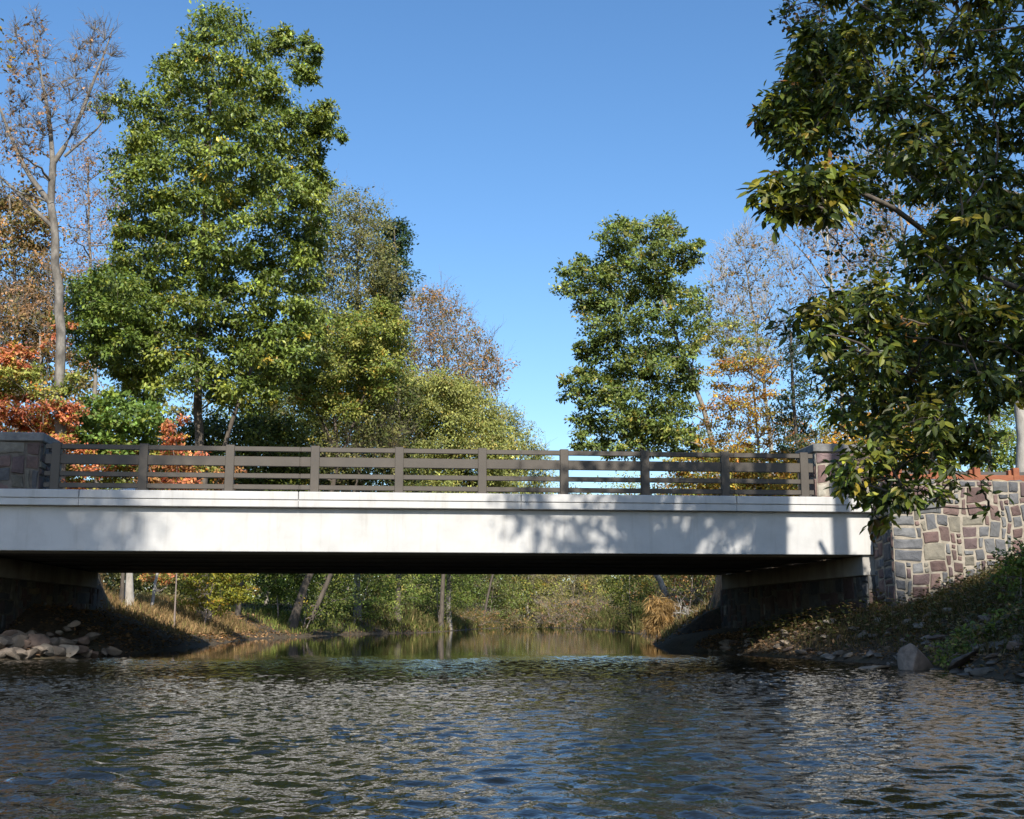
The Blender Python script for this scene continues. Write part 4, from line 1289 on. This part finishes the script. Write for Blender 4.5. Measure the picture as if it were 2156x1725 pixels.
shrub('green leaved bush right of the yellow bush under the bridge', 69, [(585, 1330), (585, 1270), (580, 1220)], 0.04, [(545, 1150), (640, 1150), (630, 1245), (600, 1260), (550, 1240)], 22, 20, G_MID, 82, ln=0.17)
shrub('reddish leaved thin bush above the yellow bush', 57, [(420, 1310), (415, 1240), (400, 1180)], 0.03, [(310, 1170), (470, 1170), (480, 1215), (400, 1225), (310, 1240)], 20, 18, G_YEL + ORANGE[:2], 83, ln=0.14)
shrub('dim green thicket on the left bank behind the leaning trunks', 70, [(640, 1330), (645, 1260), (650, 1200)], 0.05, [(540, 1150), (720, 1150), (740, 1250), (700, 1310), (600, 1320), (540, 1280)], 40, 28, sc(G_DEEP, 0.6), 84, ln=0.16, depth=2)  # palette darkened in place of tree shade on this bank
shrub('olive yellow bush overhanging the grassy spit', 81, [(740, 1325), (770, 1260), (780, 1200)], 0.05, [(680, 1170), (860, 1160), (880, 1230), (840, 1290), (740, 1290), (690, 1270)], 44, 26, G_WIL + G_MID, 85, ln=0.16, depth=2)
shrub('green and yellow bush leaning over the water left of centre', 105, [(925, 1330), (920, 1270), (920, 1200)], 0.06, [(840, 1170), (960, 1160), (985, 1220), (960, 1290), (900, 1320), (850, 1280)], 44, 24, sc(G_YEL[:3] + G_MID, 0.6), 86, ln=0.17, depth=2)  # scaled palette carries shade in its leaf colours
shrub('bright green bush low over the water just left of centre', 149, [(1028, 1325), (1035, 1270), (1040, 1220)], 0.06, [(960, 1170), (1080, 1170), (1110, 1230), (1095, 1280), (1030, 1300), (980, 1290)], 46, 22, [((0.12, 0.17, 0.03), 4), ((0.17, 0.21, 0.04), 3), ((0.08, 0.12, 0.025), 2)], 87, ln=0.18, depth=2.5)
shrub('dim brown undergrowth along the far left waterline', 130, [(995, 1330), (998, 1310), (1000, 1290)], 0.05, [(900, 1285), (1090, 1290), (1110, 1315), (1000, 1322), (900, 1325)], 36, 15, BRGRN, 88, ln=0.16, depth=2, fine=4, fr=0.014)
shrub('feathery olive and brown willow bush at the far bend of the river', 156, [(1200, 1318), (1205, 1280), (1210, 1220)], 0.06, [(1120, 1210), (1180, 1190), (1270, 1200), (1285, 1260), (1280, 1305), (1200, 1312), (1130, 1305)], 60, 20, [((0.23, 0.22, 0.065), 4), ((0.27, 0.2, 0.09), 3), ((0.16, 0.16, 0.05), 3)], 89, ln=0.19, depth=3, fine=7, fr=0.016, fup=1.6)
shrub('dark green bush with yellow tips over the right waterline', 97, [(1332, 1330), (1325, 1270), (1325, 1210)], 0.06, [(1270, 1170), (1390, 1170), (1400, 1250), (1360, 1300), (1290, 1295)], 50, 22, sc(G_DEEP + [((0.2, 0.2, 0.03), 1)], 0.6), 90, ln=0.18, depth=2)  # leaf colours lowered to stand for shade
shrub('dry brown twiggy bush at the right waterline', 132, [(1252, 1325), (1255, 1300), (1258, 1270)], 0.05, [(1140, 1270), (1290, 1270), (1310, 1318), (1200, 1320), (1140, 1316)], 36, 15, BROWN, 91, K=8, Mn=5, ln=0.16, depth=2, fine=9, fr=0.014)
shrub('green and orange thicket beside the dark right abutment', 66, [(1450, 1335), (1455, 1260), (1460, 1200)], 0.05, [(1380, 1160), (1560, 1150), (1560, 1250), (1480, 1280), (1400, 1270)], 46, 26, sc(G_MID + G_YEL + ORANGE[:1], 0.6), 92, ln=0.16, depth=2)  # shade is put into the leaf palette by scaling it down
shrub('dim twiggy brush on the right bank behind the dead branches', 58, [(1470, 1335), (1475, 1290), (1480, 1250)], 0.04, [(1390, 1240), (1550, 1230), (1560, 1300), (1480, 1325), (1390, 1320)], 30, 22, sc(BRGRN, 0.6), 93, K=8, Mn=6, ln=0.14, depth=1.5, fine=6, fr=0.012)  # darker palette copy paints the brush as shaded
shrub('pale fan of dead branches against the right abutment', 49, [(1455, 1325), (1458, 1318), (1460, 1312)], 0.03, [(1430, 1290), (1525, 1280), (1530, 1312), (1440, 1322)], 9, 18, DRY, 94, K=3, Mn=1, ln=0.1, depth=0.6, fine=9, fr=0.016, fup=0.9, bark='bark_pale', name='dead_branches')
shrub('drooping clump of golden dry reeds by the right bank', 55, [(1392, 1335), (1391, 1310), (1392, 1290)], 0.03, [(1372, 1265), (1408, 1262), (1412, 1310), (1395, 1325), (1370, 1325)], 14, 14, [((0.33, 0.22, 0.09), 4), ((0.4, 0.28, 0.13), 2), ((0.24, 0.15, 0.06), 2)], 95, ln=0.42, depth=0.6, K=14, Mn=12, droop=1.6, wid=0.04, name='reed_clump')

# distant trees closing the river bend and the woods either side
far_specs = [(905, 150, (820, 1150, 990, 1290), G_MID, 'far green tree behind the olive bushes left of the river bend'),
             (1010, 168, (930, 1110, 1090, 1300), G_OLIVE, 'far olive tree low at the river bend left of centre'),
             (1110, 175, (1040, 1060, 1190, 1305), G_YEL, 'far yellow green tree standing in the middle of the river bend'),
             (1210, 180, (1130, 1035, 1290, 1305), G_OLIVE, 'far olive tree showing its top just above the bridge right of the gap'),
             (1310, 170, (1230, 1000, 1390, 1305), G_YEL, 'far yellowing tree below the green oak'),
             (1420, 150, (1330, 1000, 1510, 1300), BRGRN, 'far brown green tree behind the golden beech'),
             (1540, 120, (1440, 940, 1650, 1300), BRGRN, 'far brown tree behind the beech and the bare trunks'),
             (730, 135, (600, 800, 860, 1290), G_DEEP, 'far dark green tree behind the yellow green tree'),
             (560, 110, (430, 760, 690, 1290), G_DEEP, 'dark tree deep behind the tallest tree'),
             (330, 100, (130, 640, 470, 1290), G_OLIVE, 'dim olive tree behind the young maple'),
             (90, 95, (-80, 660, 230, 1290), BRGRN, 'dim brown tree behind the orange tree'),
             (1700, 100, (1600, 900, 1820, 1290), BRGRN, 'dim brown tree behind the right stone pier'),
             (1880, 90, (1780, 820, 2000, 1290), G_OLIVE, 'dim olive tree behind the amber tree'),
             (2090, 90, (1980, 850, 2260, 1290), G_DEEP, 'dim dark tree beyond the guardrail')]
for i, (px, Yf, (x0, y0, x1, y1), pal, lab) in enumerate(far_specs):
    w_, h_ = x1 - x0, y1 - y0
    poly = [(x0 + .1 * w_, y0 + .3 * h_), (x0 + .3 * w_, y0 + .06 * h_), (x0 + .55 * w_, y0), (x0 + .8 * w_, y0 + .12 * h_), (x1, y0 + .4 * h_), (x1 - .05 * w_, y1), (x0 + .05 * w_, y1), (x0, y0 + .6 * h_)]
    tree('far_tree', lab, 'tree', Yf, [(px, 1310), (px + 3, 1200), (px, y0 + 0.3 * h_)], 0.2,
         [ms(poly, rb=28, n=110, depth=5, K=16, M=10, ln=0.34, wid=0.3, pal=pal, twigs=2, gap=18)], 'bark_grey', 200 + i)


rng = np.random.default_rng(900)
nb = 11500
x = rng.uniform(-140, 150, nb)
y = rng.uniform(195, 235, nb)
topz = 20 + 4.5 * vnoise(x, y * 0.2, 0.22, 31) + 2.5 * vnoise(x, y, 0.6, 32) + np.clip(np.abs(x - 5) - 18, 0, 20) * 0.25
z = 0.6 + topz * rng.random(nb) ** 1.35
ce = np.stack([x, y, z], 1)
pos = ce[:, None] + rng.normal(0, 0.9, (nb, 22, 3)) * np.array([1, 1, 0.7])
fp = pick_cols(rng, G_MID + G_OLIVE + G_YEL[:3] + BRGRN, nb, 22, 0.3, 0.35) * 0.62
n = nb * 22
V, F, Cc = leaf_arrays(pos.reshape(-1, 3), rng.normal(size=(n, 3)), unit(np.array([0, -0.5, 0.9]) + rng.normal(0, 0.5, (n, 3))), 0.75 * rng.uniform(0.6, 1.3, n), 0.35, fp)
fw = mesh_np('far_woods', V, F, M['leaf'], None, False, Cc)
set_props(fw, kind='stuff')

# ------------------------------------------------------------------ grass, weeds and fallen leaves
def blades(name, xr, yr, n, hgt, pal, seed, dens=None, wid=0.012, lean=0.35, zmin=0.02):
    rng = np.random.default_rng(seed)
    x = rng.uniform(*xr, n)
    y = rng.uniform(*yr, n)
    keep = (H(x, y) > zmin)
    if dens is not None:
        keep &= rng.random(n) < dens(x, y)
    x, y = x[keep], y[keep]
    n = len(x)
    z = H(x, y)
    b = np.stack([x, y, z], 1)
    a = rng.uniform(0, 6.28, n)
    h = hgt * rng.uniform(0.4, 1.3, n) * (0.75 + 0.5 * vnoise(x, y, 1.2, seed + 1))
    side = np.stack([np.cos(a), np.sin(a), 0 * a], 1) * wid
    ld = rng.normal(0, lean, (n, 2))
    mid = b + np.stack([ld[:, 0] * h * 0.3, ld[:, 1] * h * 0.3, h * 0.55], 1)
    tip = b + np.stack([ld[:, 0] * h, ld[:, 1] * h, h * (1 - 0.35 * np.linalg.norm(ld, axis=1))], 1)
    V = np.stack([b - side, b + side, mid + side * 0.7, mid - side * 0.7, tip], 1).reshape(-1, 3)
    k = np.arange(n)[:, None] * 5
    col = np.repeat(pick_cols(rng, pal, n, 1, 0.25, 0.3), 5, 0)
    o = mesh_np(name, V, [k + np.array([0, 1, 2, 3]), k + np.array([3, 2, 4])], M['leaf_dry'], None, False, col)
    return set_props(o, kind='stuff')


def litter(name, xr, yr, n, ln, pal, seed, hi=0.02, mat='leaf_dry', dens=None, zmin=0.02):
    rng = np.random.default_rng(seed)
    x = rng.uniform(*xr, n)
    y = rng.uniform(*yr, n)
    keep = H(x, y) > zmin
    if dens is not None:
        keep &= rng.random(n) < dens(x, y)
    x, y = x[keep], y[keep]
    n = len(x)
    pos = np.stack([x, y, H(x, y) + 0.01 + hi * rng.random(n) ** 1.5], 1)
    d = rng.normal(size=(n, 3)) * np.array([1, 1, 0.3])
    nr = unit(np.array([0, 0, 1.0]) + rng.normal(0, 0.4, (n, 3)))
    V, F, C = leaf_arrays(pos, d, nr, ln * rng.uniform(0.7, 1.3, n), 0.3, pick_cols(rng, pal, n, 1, 0.25, 0.3))
    o = mesh_np(name, V, F, M[mat], None, False, C)
    return set_props(o, kind='stuff')


def shore(side, d0, d1):
    T = LX if side < 0 else RX

    def f(x, y):
        d = (np.interp(y, T[:, 0], T[:, 1]) - x) if side < 0 else (x - np.interp(y, T[:, 0], T[:, 1]))
        return np.where((d > d0) & (d < d1), 1.0, 0.0)
    return f


blades('dry_grass', (-30, -8), (41.5, 62), 46000, 0.55, DRY, 301, shore(-1, 0.7, 12), 0.014, 0.4)
litter('fallen_leaves', (-26, -8), (41, 66), 16000, 0.13, [((0.34, 0.19, 0.09), 4), ((0.26, 0.14, 0.07), 3), ((0.4, 0.27, 0.14), 2)], 302, 0.05, dens=shore(-1, 0.05, 9))
blades('green_grass', (-16, -4), (64, 92), 12000, 0.55, [((0.10, 0.13, 0.03), 4), ((0.17, 0.2, 0.04), 2), ((0.2, 0.17, 0.06), 2)], 303, shore(-1, 0.4, 4), 0.02, 0.35)
blades('bank_grass', (4, 20), (43, 100), 26000, 0.5, DRY + G_OLIVE[:2], 304, shore(1, 0.3, 9), 0.016, 0.4)
litter('leaf_litter', (4, 20), (41, 70), 9000, 0.13, [((0.3, 0.16, 0.08), 4), ((0.24, 0.13, 0.07), 3)], 305, 0.05, dens=shore(1, 0.05, 8))
blades('weeds', (6.0, 16), (12, 32), 110000, 0.33, [((0.055, 0.060, 0.02), 4), ((0.10, 0.085, 0.035), 3), ((0.16, 0.115, 0.06), 3)], 306, lambda x, y: shore(1, 0.3, 8)(x, y) * (0.25 + 0.75 * sstep(0.4, 1.6, x - np.interp(y, RX[:, 0], RX[:, 1]))) * (1 - 0.85 * sstep(27.5, 29.5, y)), 0.009, 0.45)
blades('river_grass', (-14, 22), (84, 178), 60000, 1.1, [((0.10, 0.10, 0.032), 4), ((0.15, 0.11, 0.05), 3), ((0.07, 0.085, 0.022), 3)], 311, None, 0.05, 0.5)
litter('weed_leaves', (6.0, 16), (12, 33), 42000, 0.09, [((0.06, 0.075, 0.02), 3), ((0.09, 0.10, 0.025), 2), ((0.16, 0.10, 0.05), 2.5), ((0.05, 0.05, 0.018), 3)], 307, 0.4, 'leaf', shore(1, 0.5, 8))
litter('bank_litter', (4.5, 16), (12, 36), 60000, 0.09, [((0.2, 0.12, 0.07), 4), ((0.13, 0.09, 0.05), 3), ((0.3, 0.2, 0.12), 1)], 310, 0.04, dens=shore(1, 0.05, 6))
litter('forest_floor', (-60, 60), (42, 110), 60000, 0.2, [((0.22, 0.13, 0.065), 4), ((0.16, 0.10, 0.05), 3), ((0.1, 0.1, 0.03), 2)], 308, 0.1)
litter('shore_debris', (-16, -9), (27, 42), 5000, 0.12, [((0.2, 0.12, 0.07), 4), ((0.13, 0.09, 0.05), 3)], 309, 0.04, dens=shore(-1, 0.0, 5))

# dark bush on the right slope in front of the wall
shrub('dark bush at the right edge in front of the stone wall', 22.5, [(2150, 1330), (2150, 1260), (2150, 1200)], 0.03, [(2090, 1190), (2120, 1150), (2200, 1130), (2280, 1140), (2280, 1260), (2110, 1260)], 22, 28, G_DEEP[:3], 96, ln=0.09, depth=0.8)
shrub('low dark bush on the right slope above the big boulder', 21.0, [(2060, 1400), (2065, 1360), (2070, 1330)], 0.02, [(1980, 1360), (2050, 1320), (2140, 1285), (2260, 1260), (2260, 1400), (1990, 1395)], 36, 28, G_DEEP[:3] + DRY[:1], 97, ln=0.08, depth=0.7, fine=3, fr=0.004)

# ------------------------------------------------------------------ tall trees on the near banks, out of frame, whose shade falls on the scene
def shade_tree(label, x, y, xc, yc, zc, rx, rz, seed, nb=46, pal=G_DEEP, rb=0.9):
    rng = np.random.default_rng(seed)
    base = np.array([x, y, float(H(x, y)) - 0.2])
    root = empty('tall_oak', base, label, 'tree')
    C = np.array([xc, yc, zc]) + unit(rng.normal(size=(nb, 3))) * rng.random((nb, 1)) ** 0.4 * np.array([rx, rx, rz])
    tp = np.stack([np.linspace(base[0], xc, 8), np.linspace(base[1], yc, 8), np.linspace(base[2], zc + rz * 0.4, 8)], 1)
    tp[1:-1, :2] += rng.normal(0, 0.1, (6, 2))
    V1, F1 = tubes(tp[None], np.linspace(0.35, 0.1, 8)[None], 9)
    j = [int(np.argmin(np.linalg.norm(tp - c, axis=1) + np.clip(tp[:, 2] - c[2] + 1, 0, None) * 2)) for c in C]
    a = tp[j]
    V2, F2 = tubes(np.stack([a, (a + C) / 2 + np.array([0, 0, 0.4]), C], 1), np.tile([0.1, 0.07, 0.03], (nb, 1)), 6)
    mesh_np('trunk', np.concatenate([V1, V2]), np.concatenate([F1, F2 + len(V1)]), M['bark_grey'], root, True, off=base)
    K, Mn = 20, 12
    off = unit(rng.normal(size=(nb, K, 3))) * rb * rng.random((nb, K, 1)) ** 0.5
    cl = (C[:, None] + off).reshape(-1, 3)
    pos = (cl[:, None] + rng.normal(0, 0.28, (len(cl), Mn, 3))).reshape(-1, 3)
    n = len(pos)
    V, F, Cc = leaf_arrays(pos, rng.normal(size=(n, 3)), unit(np.array([0, 0, 1]) + rng.normal(0, 0.6, (n, 3))), 0.2 * rng.uniform(0.7, 1.3, n), 0.3, pick_cols(rng, pal, len(cl), Mn))
    mesh_np('crown', V, F, M['leaf'], root, False, Cc, off=base)
    return root


shade_tree('tall oak on the near left bank shading the left end of the bridge', -14.8, 0.0, -7.4, 0.5, 25.7, 5.0, 3.4, 401, 270)
shade_tree('leafy oak leaning over the right bank and keeping the weeds there in shade', 14.0, 5.0, 12.2, 5.0, 13.2, 3.6, 4.4, 408, 110)
shade_tree('slim oak between two others whose stem shadow falls on the beam', 8.6, 16.6, 8.35, 17.0, 23.5, 2.0, 3.0, 406, 18)
shade_tree('young straight oak whose thin stem shadow crosses the beam below the railing end', 8.9, 13.0, 8.5, 13.4, 25.0, 2.0, 3.0, 407, 18)
shade_tree('slender oak on the near right bank casting branch shadows on the white beam', 11.0, 11.5, 5.7, 12.2, 15.0, 3.0, 2.2, 403, 24, rb=0.55)
shade_tree('slim straight oak casting a trunk shadow across the right end of the beam', 10.3, 15.6, 10.0, 15.8, 22.0, 2.2, 4.0, 404, 24)
shade_tree('tall oak on the near right bank shading the right bank and the hanging leaves', 12.5, -1.0, 10.2, -1.0, 15.4, 5.4, 4.8, 402, 105)
